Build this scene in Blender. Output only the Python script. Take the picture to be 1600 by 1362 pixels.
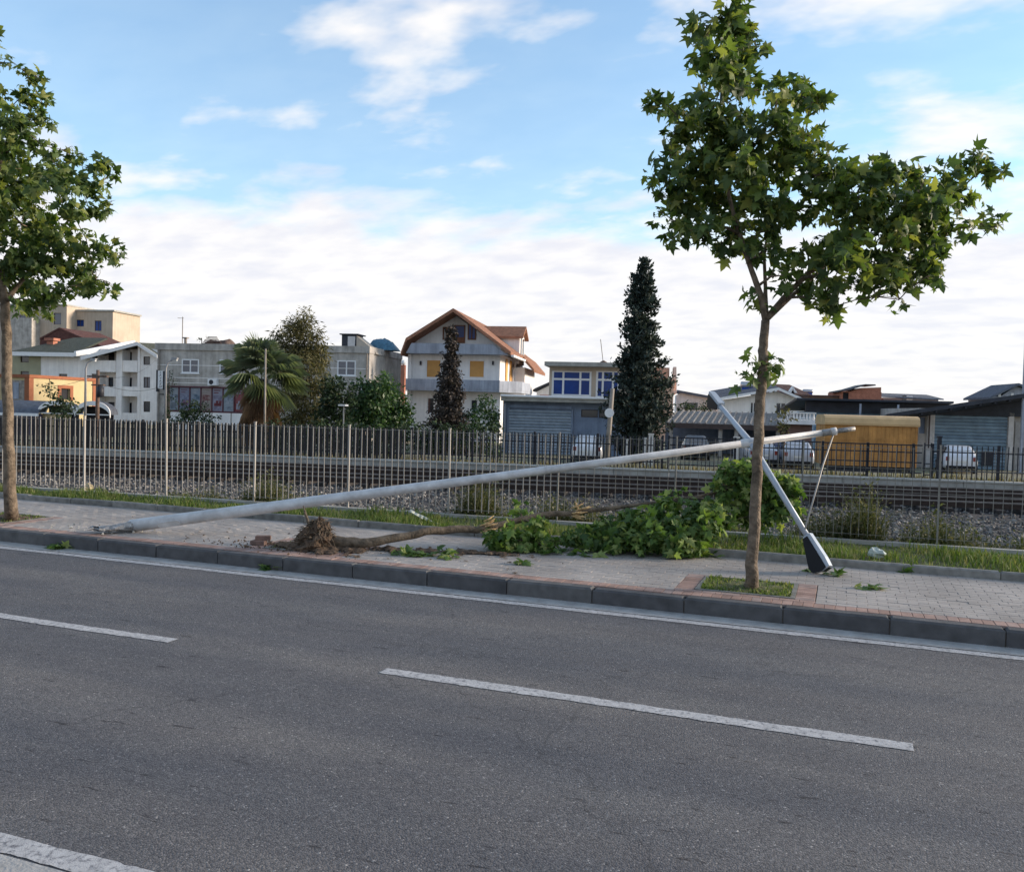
import bpy, math, random
import numpy as np
from mathutils import Vector, Matrix

for o in list(bpy.data.objects): bpy.data.objects.remove(o, do_unlink=True)
SC = bpy.context.scene
COL = SC.collection
rng = np.random.default_rng(7); random.seed(7)

# ------------------------------------------------------------------ camera
F = 1380.; CX = 800.; CY = 681.; H = 2.12           # focal length / centre in photo pixels, eye height
ROLL = math.radians(1.5); PITCH = math.atan((CY-637.)/F); YAW = math.radians(20.5)
fw = np.array([-math.sin(YAW)*math.cos(PITCH), math.cos(YAW)*math.cos(PITCH), -math.sin(PITCH)])
r0 = np.array([math.cos(YAW), math.sin(YAW), 0.]); u0 = np.cross(r0, fw)
RX = math.cos(ROLL)*r0 + math.sin(ROLL)*u0
UX = -math.sin(ROLL)*r0 + math.cos(ROLL)*u0
CAM = np.array([0, 0, H])
cd = bpy.data.cameras.new('camera'); cam = bpy.data.objects.new('camera', cd); COL.objects.link(cam)
cd.sensor_fit = 'HORIZONTAL'; cd.sensor_width = 36; cd.lens = F/1600*36; cd.clip_end = 6000; cd.clip_start = .05
cam.matrix_world = Matrix(((RX[0], UX[0], -fw[0], 0), (RX[1], UX[1], -fw[1], 0), (RX[2], UX[2], -fw[2], H), (0, 0, 0, 1)))
SC.camera = cam
def ray(px, py): return fw + RX*(px-CX)/F - UX*(py-CY)/F
def at(px, py, d): return CAM + ray(px, py)*d
def onz(px, py, z): r = ray(px, py); return CAM + r*((z-H)/r[2])
def proj(p):
    v = np.asarray(p)-CAM; d = v@fw
    return CX+F*(v@RX)/d, CY-F*(v@UX)/d, d

# ------------------------------------------------------------------ light
SUN_EL = math.radians(13); SUN_AZ = math.radians(62)      # azimuth clockwise from +Y (away from the street), towards +X
W = bpy.data.worlds.new('World'); SC.world = W; W.use_nodes = True
nt = W.node_tree; N = nt.nodes; L = nt.links; N.clear()
def nd(t, **k):
    n = N.new(t)
    for a, b in k.items(): setattr(n, a, b)
    return n
def mth(op, a, b=None, c=None, clamp=False):
    n = nd('ShaderNodeMath', operation=op); n.use_clamp = clamp
    for i, v in enumerate((a, b, c)):
        if v is None: continue
        if hasattr(v, 'is_linked'): L.new(v, n.inputs[i])
        else: n.inputs[i].default_value = v
    return n.outputs[0]
def rampv(v, a, b, lo=0., hi=1., smooth=True):
    n = nd('ShaderNodeMapRange'); n.interpolation_type = 'SMOOTHSTEP' if smooth else 'LINEAR'
    L.new(v, n.inputs[0])
    for i, q in zip((1, 2, 3, 4), (a, b, lo, hi)): n.inputs[i].default_value = q
    return n.outputs[0]
sky = nd('ShaderNodeTexSky', sky_type='NISHITA'); sky.sun_disc = False
sky.sun_elevation = SUN_EL; sky.sun_rotation = SUN_AZ
sky.air_density = 1.0; sky.dust_density = .6; sky.ozone_density = 2.2
tc = nd('ShaderNodeTexCoord'); sp = nd('ShaderNodeSeparateXYZ'); L.new(tc.outputs['Generated'], sp.inputs[0])
zc = mth('MAXIMUM', sp.outputs['Z'], 0.)
inv = mth('DIVIDE', 1., mth('ADD', zc, .22))             # project the direction on a cloud layer
cb = nd('ShaderNodeCombineXYZ'); L.new(mth('MULTIPLY', sp.outputs['X'], inv), cb.inputs[0]); L.new(mth('MULTIPLY', sp.outputs['Y'], inv), cb.inputs[1])
def noise(scale, det, rough, off, stretch=(1, 1, 1), dist=0., rot=0.):
    mp = nd('ShaderNodeMapping'); mp.inputs['Location'].default_value = off; mp.inputs['Scale'].default_value = stretch; mp.inputs['Rotation'].default_value = (0, 0, rot)
    L.new(cb.outputs[0], mp.inputs[0])
    n = nd('ShaderNodeTexNoise'); L.new(mp.outputs[0], n.inputs['Vector'])
    n.inputs['Scale'].default_value = scale; n.inputs['Detail'].default_value = det; n.inputs['Roughness'].default_value = rough; n.inputs['Distortion'].default_value = dist
    return n.outputs['Fac']
big = noise(.55, 3, .5, (5.9, 3.4, 0))
med = noise(2.6, 5, .52, (7.3, 2.2, 0), (1, 1.45, 1), .15, .9)
fine = noise(6.5, 4, .5, (1.3, 9.2, 0), (1, 1.6, 1), .1, .9)
# high thin puffs, and a bank of cloud low over the horizon all the way round
puff = mth('ADD', mth('ADD', mth('MULTIPLY', big, .5), mth('MULTIPLY', med, .42)), mth('MULTIPLY', fine, .16))
puffm = mth('MULTIPLY', rampv(puff, .485, .665), .95)
edge = mth('ADD', zc, mth('MULTIPLY', mth('SUBTRACT', med, .5), .22))
edge = mth('ADD', edge, mth('MULTIPLY', mth('SUBTRACT', big, .5), .10))
bank = rampv(edge, .25, .165)
mask = mth('MAXIMUM', puffm, mth('MULTIPLY', bank, .96))
veil = mth('MULTIPLY', rampv(zc, .85, .10), .27)
mask = mth('MAXIMUM', mask, veil)
shade = mth('MULTIPLY', mth('ADD', mth('MULTIPLY', fine, .6), mth('MULTIPLY', med, .4)), 1.)
cr = nd('ShaderNodeValToRGB'); L.new(shade, cr.inputs[0])
cr.color_ramp.elements[0].position = .38; cr.color_ramp.elements[0].color = (.82, .815, .875, 1)
cr.color_ramp.elements[1].position = .60; cr.color_ramp.elements[1].color = (1., .965, .94, 1)
cs = nd('ShaderNodeVectorMath', operation='SCALE'); L.new(cr.outputs[0], cs.inputs[0]); cs.inputs['Scale'].default_value = 3.75
sg = nd('ShaderNodeVectorMath', operation='MULTIPLY'); L.new(sky.outputs[0], sg.inputs[0]); sg.inputs[1].default_value = (.84, 1.07, 1.12)
mx = nd('ShaderNodeMix', data_type='RGBA'); L.new(mask, mx.inputs[0]); L.new(sg.outputs[0], mx.inputs[6]); L.new(cs.outputs[0], mx.inputs[7])
bg = nd('ShaderNodeBackground'); L.new(mx.outputs[2], bg.inputs[0]); bg.inputs[1].default_value = .10
wo = nd('ShaderNodeOutputWorld'); L.new(bg.outputs[0], wo.inputs[0])

sl = bpy.data.lights.new('sun', 'SUN'); sl.energy = 2.3; sl.angle = math.radians(14); sl.color = (1., .83, .66)
so = bpy.data.objects.new('sun', sl); COL.objects.link(so)
sd = Vector((math.sin(SUN_AZ)*math.cos(SUN_EL), math.cos(SUN_AZ)*math.cos(SUN_EL), math.sin(SUN_EL)))
so.rotation_euler = sd.to_track_quat('Z', 'Y').to_euler()
vs = SC.view_settings; vs.view_transform = 'Standard'; vs.look = 'None'; vs.gamma = 1; vs.exposure = 1.53; vs.use_curve_mapping = False
SC.render.engine = 'CYCLES'

# ------------------------------------------------------------------ materials
def mat(name, base, rough=.8, var=.18, scale=2., bump=0., bscale=40., metallic=0., spec=.3, second=None, streak=0.):
    """base colour broken up by two noises in world space, optional fine relief"""
    m = bpy.data.materials.new(name); m.use_nodes = True
    t = m.node_tree; n = t.nodes; l = t.links; p = n['Principled BSDF']
    p.inputs['Roughness'].default_value = rough; p.inputs['Metallic'].default_value = metallic; p.inputs['Specular IOR Level'].default_value = spec
    g = n.new('ShaderNodeNewGeometry')
    a = n.new('ShaderNodeTexNoise'); a.inputs['Scale'].default_value = scale; a.inputs['Detail'].default_value = 6; a.inputs['Roughness'].default_value = .65
    l.new(g.outputs['Position'], a.inputs['Vector'])
    r = n.new('ShaderNodeValToRGB'); l.new(a.outputs['Fac'], r.inputs[0])
    lo = [c*(1-var) for c in base]; hi = [min(1, c*(1+var)) for c in (second or base)]
    r.color_ramp.elements[0].position = .32; r.color_ramp.elements[0].color = (*lo, 1)
    r.color_ramp.elements[1].position = .68; r.color_ramp.elements[1].color = (*hi, 1)
    l.new(r.outputs[0], p.inputs['Base Color'])
    if streak:                                        # rain stains running down a wall
        mp = n.new('ShaderNodeMapping'); mp.inputs['Scale'].default_value = (1.7, 1.7, .13); l.new(g.outputs['Position'], mp.inputs[0])
        st = n.new('ShaderNodeTexNoise'); st.inputs['Scale'].default_value = 1.6; st.inputs['Detail'].default_value = 7; st.inputs['Roughness'].default_value = .7; l.new(mp.outputs[0], st.inputs['Vector'])
        sr = n.new('ShaderNodeValToRGB'); l.new(st.outputs['Fac'], sr.inputs[0]); sr.color_ramp.elements[0].position = .36; sr.color_ramp.elements[0].color = (1-streak, 1-streak, 1-streak*.95, 1); sr.color_ramp.elements[1].position = .58
        mm = n.new('ShaderNodeMix'); mm.data_type = 'RGBA'; mm.blend_type = 'MULTIPLY'; mm.inputs[0].default_value = 1.; l.new(r.outputs[0], mm.inputs[6]); l.new(sr.outputs[0], mm.inputs[7]); l.new(mm.outputs[2], p.inputs['Base Color'])
    if bump:
        b = n.new('ShaderNodeTexNoise'); b.inputs['Scale'].default_value = bscale; b.inputs['Detail'].default_value = 4
        l.new(g.outputs['Position'], b.inputs['Vector'])
        bu = n.new('ShaderNodeBump'); bu.inputs['Strength'].default_value = bump; bu.inputs['Distance'].default_value = .02
        l.new(b.outputs['Fac'], bu.inputs['Height']); l.new(bu.outputs[0], p.inputs['Normal'])
    return m
def ramp_mat(name, cols, rough=.8, transl=0., bump=0., bscale=60., spec=.25, grain=0., gscale=90.):
    """colour picked by the per-piece value 'rnd' (mesh attribute or object property)"""
    m = bpy.data.materials.new(name); m.use_nodes = True
    t = m.node_tree; n = t.nodes; l = t.links; p = n['Principled BSDF']
    p.inputs['Roughness'].default_value = rough; p.inputs['Specular IOR Level'].default_value = spec
    a = n.new('ShaderNodeAttribute'); a.attribute_name = 'rnd'; a.attribute_type = 'GEOMETRY'
    b = n.new('ShaderNodeAttribute'); b.attribute_name = 'rnd'; b.attribute_type = 'OBJECT'
    ad = n.new('ShaderNodeMath'); ad.operation = 'ADD'; l.new(a.outputs['Fac'], ad.inputs[0]); l.new(b.outputs['Fac'], ad.inputs[1])
    r = n.new('ShaderNodeValToRGB'); l.new(ad.outputs[0], r.inputs[0])
    e = r.color_ramp.elements
    for i, c in enumerate(cols):
        q = e[i] if i < 2 else e.new(1.)
        q.color = (*c, 1)
    for i in range(len(cols)): e[i].position = i/(len(cols)-1)
    out = r.outputs[0]
    if grain:
        g = n.new('ShaderNodeNewGeometry'); w = n.new('ShaderNodeTexNoise'); w.inputs['Scale'].default_value = gscale; w.inputs['Detail'].default_value = 5
        l.new(g.outputs['Position'], w.inputs['Vector'])
        mr = n.new('ShaderNodeMapRange'); l.new(w.outputs['Fac'], mr.inputs[0]); mr.inputs[1].default_value = .3; mr.inputs[2].default_value = .7; mr.inputs[3].default_value = 1-grain; mr.inputs[4].default_value = 1+grain
        vm = n.new('ShaderNodeVectorMath'); vm.operation = 'SCALE'; l.new(out, vm.inputs[0]); l.new(mr.outputs[0], vm.inputs['Scale']); out = vm.outputs[0]
    l.new(out, p.inputs['Base Color'])
    if bump:
        g = n.new('ShaderNodeNewGeometry'); w = n.new('ShaderNodeTexNoise'); w.inputs['Scale'].default_value = bscale; w.inputs['Detail'].default_value = 4
        l.new(g.outputs['Position'], w.inputs['Vector'])
        bu = n.new('ShaderNodeBump'); bu.inputs['Strength'].default_value = bump; bu.inputs['Distance'].default_value = .01
        l.new(w.outputs['Fac'], bu.inputs['Height']); l.new(bu.outputs[0], p.inputs['Normal'])
    if transl:
        tr = n.new('ShaderNodeBsdfTranslucent')
        vm = n.new('ShaderNodeVectorMath'); vm.operation = 'MULTIPLY'; l.new(out, vm.inputs[0]); vm.inputs[1].default_value = (1.5, 1.6, .7); l.new(vm.outputs[0], tr.inputs[0])
        ms = n.new('ShaderNodeMixShader'); ms.inputs[0].default_value = transl
        l.new(p.outputs[0], ms.inputs[1]); l.new(tr.outputs[0], ms.inputs[2]); l.new(ms.outputs[0], n['Material Output'].inputs[0])
    return m
def glass_mat(name, col, rough=.08):
    m = bpy.data.materials.new(name); m.use_nodes = True; p = m.node_tree.nodes['Principled BSDF']
    p.inputs['Base Color'].default_value = (*col, 1); p.inputs['Roughness'].default_value = rough; p.inputs['Specular IOR Level'].default_value = .7
    return m

# ------------------------------------------------------------------ mesh helpers
class MB:
    def __init__(s): s.v = []; s.f = []; s.r = []
    def poly(s, pts, rnd=0.):
        k = len(s.v); s.v += [tuple(p) for p in pts]; s.f.append(tuple(range(k, k+len(pts)))); s.r.append(rnd); return s
    def box(s, a, b, rnd=0.):
        x0, y0, z0 = a; x1, y1, z1 = b; k = len(s.v)
        s.v += [(x0,y0,z0),(x1,y0,z0),(x1,y1,z0),(x0,y1,z0),(x0,y0,z1),(x1,y0,z1),(x1,y1,z1),(x0,y1,z1)]
        for q in ((0,3,2,1),(4,5,6,7),(0,1,5,4),(1,2,6,5),(2,3,7,6),(3,0,4,7)): s.f.append(tuple(k+i for i in q)); s.r.append(rnd)
        return s
    def prism(s, poly, vec, rnd=0.):
        """closed polygon swept along vec"""
        n = len(poly); k = len(s.v); vec = np.array(vec)
        s.v += [tuple(p) for p in poly]+[tuple(np.array(p)+vec) for p in poly]
        s.f.append(tuple(range(k, k+n))[::-1]); s.f.append(tuple(range(k+n, k+2*n)))
        for i in range(n): j = (i+1) % n; s.f.append((k+i, k+j, k+n+j, k+n+i))
        s.r += [rnd]*(n+2); return s
    def tube(s, pts, rad, seg=8, rnd=0., cap=True, jit=0.):
        pts = [np.array(p, float) for p in pts]
        if not hasattr(rad, '__len__'): rad = [rad]*len(pts)
        k = len(s.v); n = len(pts); ref = None
        for i, p in enumerate(pts):
            t = pts[min(i+1, n-1)]-pts[max(i-1, 0)]; t = t/(np.linalg.norm(t)+1e-9)
            if ref is None: ref = np.array([0, 0, 1.]) if abs(t[2]) < .9 else np.array([1., 0, 0])
            a = np.cross(t, ref); a /= np.linalg.norm(a)+1e-9; b = np.cross(a, t); ref = b if abs(t[2]) < .95 else ref
            for j in range(seg):
                q = 2*math.pi*j/seg; rr = rad[i]*(1+jit*math.sin(q*3+i*1.7)+jit*.6*math.sin(q*2-i*2.3))
                s.v.append(tuple(p+rr*(a*math.cos(q)+b*math.sin(q))))
        for i in range(n-1):
            for j in range(seg):
                s.f.append((k+i*seg+j, k+i*seg+(j+1) % seg, k+(i+1)*seg+(j+1) % seg, k+(i+1)*seg+j)); s.r.append(rnd)
        if cap:
            s.f.append(tuple(k+j for j in range(seg))[::-1]); s.f.append(tuple(k+(n-1)*seg+j for j in range(seg))); s.r += [rnd, rnd]
        return s
    def lathe(s, c, prof, seg=14, rnd=0.):
        return s.tube([(c[0], c[1], c[2]+z) for r, z in prof], [r for r, z in prof], seg, rnd)
    def build(s, name, m, parent=None, smooth=False, rnd=False, world=False):
        me = bpy.data.meshes.new(name); v = s.v
        if world and parent is not None:
            iv = ROOTM[parent.name].inverted(); v = [tuple(iv @ Vector(p)) for p in v]
        me.from_pydata(v, [], s.f); me.materials.append(m)
        if smooth: me.polygons.foreach_set('use_smooth', [True]*len(s.f))
        if rnd:
            at_ = me.attributes.new('rnd', 'FLOAT', 'FACE'); at_.data.foreach_set('value', s.r)
        return link(name, me, parent)
ROOTM = {}
def link(name, me, parent=None):
    o = bpy.data.objects.new(name, me); COL.objects.link(o)
    if parent is not None: o.parent = parent; ROOTM[o.name] = ROOTM[parent.name]
    else: ROOTM[o.name] = Matrix.Identity(4)
    return o
def tag(o, label=None, cat=None, group=None, kind=None):
    for k, v in (('label', label), ('category', cat), ('group', group), ('kind', kind)):
        if v: o[k] = v
    return o
def thing(name, label, cat, loc=(0, 0, 0), rz=0., group=None):
    o = bpy.data.objects.new(name, None); COL.objects.link(o); o.empty_display_size = .2
    o.location = tuple(loc); o.rotation_euler = (0, 0, rz); tag(o, label, cat, group)
    ROOTM[o.name] = Matrix.Translation(tuple(loc)) @ Matrix.Rotation(rz, 4, 'Z')
    return o
def mesh_np(name, V, Fc, m, parent=None, rnd=None, smooth=False, world=True):
    """big meshes from numpy: V (n,3), Fc (k,m) with m corners each"""
    V = np.asarray(V, float)
    if parent is not None and world:
        iv = np.array(ROOTM[parent.name].inverted()); V = V@iv[:3, :3].T+iv[:3, 3]
    me = bpy.data.meshes.new(name); k, c = Fc.shape
    me.vertices.add(len(V)); me.vertices.foreach_set('co', V.ravel())
    me.loops.add(k*c); me.loops.foreach_set('vertex_index', Fc.ravel().astype(np.int32))
    me.polygons.add(k); me.polygons.foreach_set('loop_start', np.arange(0, k*c, c, dtype=np.int32))
    me.update(calc_edges=True); me.materials.append(m)
    me.polygons.foreach_set('use_smooth', np.full(k, bool(smooth)))
    if rnd is not None:
        a = me.attributes.new('rnd', 'FLOAT', 'FACE'); a.data.foreach_set('value', np.asarray(rnd, np.float32))
    return link(name, me, parent)
def unit(a): return a/(np.linalg.norm(a, axis=-1, keepdims=True)+1e-9)
def leaves(name, P, Nn, A, S, tmpl, m, parent=None, rnd=None, kind=None):
    """copies of a small leaf mesh at P, normal Nn, axis about A, size S"""
    tv, tf = tmpl; n = len(P)
    Nn = unit(Nn); A = unit(A-(A*Nn).sum(1, keepdims=True)*Nn); B = np.cross(A, Nn)
    V = P[:, None]+S[:, None, None]*(tv[None, :, 0, None]*B[:, None]+tv[None, :, 1, None]*A[:, None]+tv[None, :, 2, None]*Nn[:, None])
    k = len(tv); Fc = (np.arange(n)[:, None, None]*k+tf[None]).reshape(-1, tf.shape[1])
    if rnd is None: rnd = rng.random(n)
    o = mesh_np(name, V.reshape(-1, 3), Fc, m, parent, np.repeat(rnd, len(tf)), smooth=True)
    if kind: o['kind'] = kind
    return o
def tmpl_plane():
    h = [(.0, .02), (.22, -.14), (.34, -.02), (.58, .06), (.34, .24), (.48, .36), (.74, .62), (.36, .54), (.26, .58), (.20, .80), (0, 1.12)]
    pts = h+[(-x, y) for x, y in h[-2:0:-1]]
    pts = [(0, .34)]+pts
    v = np.array([(x, y, -.42*abs(x)**1.3-.30*max(0, y-.2)**2+.05*math.sin(7*x+5*y)) for x, y in pts]); n = len(pts)-1
    f = np.array([(0, 1+i, 1+(i+1) % n) for i in range(n)]); return v, f
def tmpl_simple(w=.5):
    v = np.array([(0, 0, 0), (w*.5, .45, -.05), (0, 1, -.15), (-w*.5, .45, -.05)]); return v, np.array([(0, 1, 2), (0, 2, 3)])
LEAF = tmpl_plane(); SIMPLE = tmpl_simple(.55); NARROW = tmpl_simple(.22)
# ================================================================== THE SETTING
M = {}
def asphalt():
    m = bpy.data.materials.new('asphalt'); m.use_nodes = True; t = m.node_tree; n = t.nodes; l = t.links; p = n['Principled BSDF']
    p.inputs['Roughness'].default_value = .78; p.inputs['Specular IOR Level'].default_value = .35
    g = n.new('ShaderNodeNewGeometry')
    def nz(sc, det, stretch=(1, 1, 1), rough=.6):
        mp = n.new('ShaderNodeMapping'); mp.inputs['Scale'].default_value = stretch; l.new(g.outputs['Position'], mp.inputs[0])
        a = n.new('ShaderNodeTexNoise'); a.inputs['Scale'].default_value = sc; a.inputs['Detail'].default_value = det; a.inputs['Roughness'].default_value = rough
        l.new(mp.outputs[0], a.inputs['Vector']); return a.outputs['Fac']
    def rp(v, a, ca, b, cb_):
        r = n.new('ShaderNodeValToRGB'); l.new(v, r.inputs[0]); r.color_ramp.elements[0].position = a; r.color_ramp.elements[0].color = (*ca, 1)
        r.color_ramp.elements[1].position = b; r.color_ramp.elements[1].color = (*cb_, 1); return r.outputs[0]
    def mul(a, b, op='MULTIPLY', f=1.):
        x = n.new('ShaderNodeMix'); x.data_type = 'RGBA'; x.blend_type = op; x.inputs[0].default_value = f
        l.new(a, x.inputs[6]); l.new(b, x.inputs[7]); return x.outputs[2]
    base = rp(nz(.75, 5, (.28, 1.5, 1)), .36, (.094, .093, .097), .64, (.126, .118, .113))     # worn, dusty lanes along the road
    sx = n.new('ShaderNodeSeparateXYZ'); l.new(g.outputs['Position'], sx.inputs[0])           # tyre-polished tracks and oily lane centres
    ws = n.new('ShaderNodeMath'); ws.operation = 'SINE'; wm = n.new('ShaderNodeMath'); wm.operation = 'MULTIPLY_ADD'; wm.inputs[1].default_value = 4.05; l.new(sx.outputs['Y'], wm.inputs[0])
    wn_ = nz(.35, 3, (.3, 1, 1)); wq = n.new('ShaderNodeMath'); wq.operation = 'MULTIPLY'; wq.inputs[1].default_value = 3.; l.new(wn_, wq.inputs[0]); l.new(wq.outputs[0], wm.inputs[2]); l.new(wm.outputs[0], ws.inputs[0])
    base = mul(base, rp(ws.outputs[0], .0, (.90, .90, .92), 1., (1.09, 1.07, 1.05)))
    base = mul(base, rp(nz(2.2, 6, (.5, 1.3, 1), .7), .30, (.84, .84, .86), .62, (1.05, 1.05, 1.04)))
    vo = n.new('ShaderNodeTexVoronoi'); vo.inputs['Scale'].default_value = 105; l.new(g.outputs['Position'], vo.inputs['Vector'])
    agg = n.new('ShaderNodeSeparateColor'); l.new(vo.outputs['Color'], agg.inputs[0])
    stone = rp(agg.outputs[0], .05, (.62, .62, .64), .97, (1.42, 1.40, 1.38))
    c = mul(base, stone)
    c = mul(c, rp(nz(60, 3), .35, (.80, .80, .80), .7, (1.16, 1.16, 1.16)))
    spark = rp(agg.outputs[1], .965, (1, 1, 1), .985, (2.3, 2.3, 2.2)); c = mul(c, spark)
    dents = rp(nz(3.2, 3, (.9, 4.6, 1), .7), .645, (1, 1, 1), .675, (.42, .40, .40)); c = mul(c, dents)
    cracks = n.new('ShaderNodeTexVoronoi'); cracks.feature = 'DISTANCE_TO_EDGE'; cracks.inputs['Scale'].default_value = .22
    wv = n.new('ShaderNodeVectorMath'); wv.operation = 'ADD'; wn = n.new('ShaderNodeTexNoise'); wn.inputs['Scale'].default_value = 1.7; wn.inputs['Detail'].default_value = 6
    l.new(g.outputs['Position'], wn.inputs['Vector']); l.new(g.outputs['Position'], wv.inputs[0]); l.new(wn.outputs['Color'], wv.inputs[1]); l.new(wv.outputs[0], cracks.inputs['Vector'])
    c = mul(c, rp(cracks.outputs['Distance'],   .0006, (.72, .72, .72), .0016, (1, 1, 1)))
    l.new(c, p.inputs['Base Color'])
    bu = n.new('ShaderNodeBump'); bu.inputs['Strength'].default_value = .55; bu.inputs['Distance'].default_value = .006
    l.new(vo.outputs['Distance'], bu.inputs['Height']); bu.invert = True; l.new(bu.outputs[0], p.inputs['Normal'])
    return m
def road_paint(name, base):
    m = mat(name, base, .7, .16, 9., .25, 160., second=base)
    t = m.node_tree; n = t.nodes; l = t.links; p = n['Principled BSDF']
    g = n.new('ShaderNodeNewGeometry'); a = n.new('ShaderNodeTexNoise'); a.inputs['Scale'].default_value = 26; a.inputs['Detail'].default_value = 8; a.inputs['Roughness'].default_value = .75
    l.new(g.outputs['Position'], a.inputs['Vector'])
    r = n.new('ShaderNodeValToRGB'); r.color_ramp.elements[0].position = .36; r.color_ramp.elements[0].color = (0, 0, 0, 1); r.color_ramp.elements[1].position = .50; r.color_ramp.elements[1].color = (1, 1, 1, 1)
    l.new(a.outputs['Fac'], r.inputs[0])
    old = p.inputs['Base Color'].links[0].from_socket
    x = n.new('ShaderNodeMix'); x.data_type = 'RGBA'; l.new(r.outputs[0], x.inputs[0]); x.inputs[6].default_value = (.12, .12, .13, 1); l.new(old, x.inputs[7]); l.new(x.outputs[2], p.inputs['Base Color'])
    return m
M['asphalt'] = asphalt()
M['paint'] = road_paint('road_paint', (.42, .41, .405))
M['gutter'] = mat('gutter_concrete', (.34, .33, .315), .85, .25, 5, .3, 60)
M['kerb'] = ramp_mat('kerb_stone', [(.072, .070, .072), (.088, .086, .087), (.108, .104, .102)], .85, bump=.35, bscale=70, grain=.28, gscale=6)
M['edging'] = ramp_mat('edging_stone', [(.16, .155, .14), (.22, .21, .19)], .88, bump=.4, bscale=60, grain=.3, gscale=9)
M['paver'] = ramp_mat('grey_paver', [(.30, .270, .246), (.315, .284, .259), (.335, .302, .276), (.308, .278, .254)], .88, bump=.3, bscale=90, grain=.20, gscale=1.3)
M['redpaver'] = ramp_mat('red_paver', [(.24, .155, .125), (.29, .19, .155), (.32, .215, .178), (.28, .21, .185)], .88, bump=.3, bscale=90, grain=.25, gscale=5)
M['joint'] = mat('paving_sand', (.11, .098, .087), .95, .25, 9)
M['soil'] = mat('soil', (.052, .034, .023), .95, .45, 11, .9, 45, second=(.115, .078, .052))
M['earth'] = mat('dry_earth', (.17, .145, .115), .95, .35, .6, .5, 8, second=(.16, .165, .10))
M['grass'] = ramp_mat('grass_blades', [(.06, .10, .02), (.10, .155, .032), (.155, .20, .055), (.27, .24, .12)], .7, .25)
M['turf'] = mat('turf_soil', (.055, .07, .022), .95, .4, 6, .6, 30, second=(.11, .11, .05))
M['concrete'] = mat('plain_concrete', (.33, .32, .29), .88, .22, 2.2, .3, 30)
M['ballast_bed'] = mat('ballast_bed', (.05, .045, .043), .95, .45, 7, .9, 16)
M['stone'] = ramp_mat('ballast_stone', [(.04, .038, .038), (.09, .085, .082), (.155, .147, .14), (.29, .27, .245)], .85, grain=.2, gscale=40)
PZ = .17                                           # pavement level

road = MB().poly([(-400, 2.95, 0), (400, 2.95, 0), (400, 9.31, 0), (-400, 9.31, 0)]).build('road', M['asphalt']); tag(road, kind='structure')
med = MB().box((-400, -8, -.4), (400, 2.91, .03)).build('median', M['gutter']); tag(med, kind='structure')
gut = MB().poly([(-60, 9.045, .004), (60, 9.045, .004), (60, 9.32, .004), (-60, 9.32, .004)]).build('gutter_strip', M['gutter']); tag(gut, kind='structure')
def stripe(x0, x1, y0, y1, cracks=()):
    """thin sheet of paint with a slightly uneven outline"""
    b = MB(); n = max(2, int((x1-x0)/.05)); xs = np.linspace(x0, x1, n)
    lo = y0+rng.normal(0, .004, n)+.006*np.sin(xs*3.1); hi = y1+rng.normal(0, .004, n)+.006*np.sin(xs*2.3+1)
    for i in range(n-1):
        b.poly([(xs[i], lo[i], .004), (xs[i+1], lo[i+1], .004), (xs[i+1], hi[i+1], .004), (xs[i], hi[i], .004)])
    return b
mk = lambda nm, *a: tag(stripe(*a).build(nm, M['paint']), kind='structure')
mk('edge_line', -60, 60, 8.885, 9.02); mk('near_edge_line', -60, 60, 2.955, 3.10)
for x in (-25.1, -18.5, -11.95, -3.36, 3.25, 9.9):       # broken centre line
    if x == -11.95: mk('lane_dash', -9.45, -5.43, 6.10, 6.235)
    elif x == -3.36: mk('lane_dash', -3.36, .50, 6.12, 6.265)
    else: mk('lane_dash', x, x+4., 6.11, 6.25)

# ---- kerb, pavers, edging
def chamfer_box(w, d, h, c, z0=0.):
    b = MB(); x, y = w/2, d/2; k = 0
    ring = lambda i, z: [(-x+i, -y+i, z), (x-i, -y+i, z), (x-i, y-i, z), (-x+i, y-i, z)]
    b.v += ring(0, z0)+ring(0, z0+h-c)+ring(c, z0+h)
    for a in (0, 4):
        for i in range(4): j = (i+1) % 4; b.f.append((a+i, a+j, a+4+j, a+4+i)); b.r.append(0)
    b.f.append((8, 9, 10, 11)); b.r.append(0); b.f.append((3, 2, 1, 0)); b.r.append(0)
    return b
def shared(name, b, m):
    me = bpy.data.meshes.new(name); me.from_pydata(b.v, [], b.f); me.materials.append(m); return me
def piece(name, me, parent, loc, rot=(0, 0, 0), rnd=None, scale=None):
    o = bpy.data.objects.new(name, me); COL.objects.link(o); o.parent = parent; o.location = loc; o.rotation_euler = rot
    if scale: o.scale = scale
    if rnd is not None: o['rnd'] = float(rnd)
    ROOTM[o.name] = ROOTM[parent.name]
    return o
kerb = MB().box((-60, 9.335, -.3), (60, 9.44, PZ-.03)).build('kerb', M['joint']); tag(kerb, kind='structure')
kme = shared('kerb_stone', chamfer_box(.986, .16, .40, .022, -.23), M['kerb'])
for i in range(-18, 11):
    piece('kerb_stone', kme, kerb, (-1.0+i*1.0, 9.395+rng.normal(0, .003), PZ-.17+rng.normal(0, .004)), (rng.normal(0, .004), rng.normal(0, .003), rng.normal(0, .003)), rng.random())
pave = MB().poly([(-60, 9.43, PZ-.016), (60, 9.43, PZ-.016), (60, 12.3, PZ-.016), (-60, 12.3, PZ-.016)]).build('pavement', M['joint']); tag(pave, kind='structure')
PITS = [(-1.42, -.46), (-7.13, -6.17), (-12.86, -11.90)]; PY0, PY1 = 9.87, 10.66
grey, red = [], []                                   # (centre x, centre y, length, turned)
x = -19.
while x < 8:                                         # header course of red pavers along the kerb
    red.append((x, 9.585, .2, 1)); x += .1035
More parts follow.
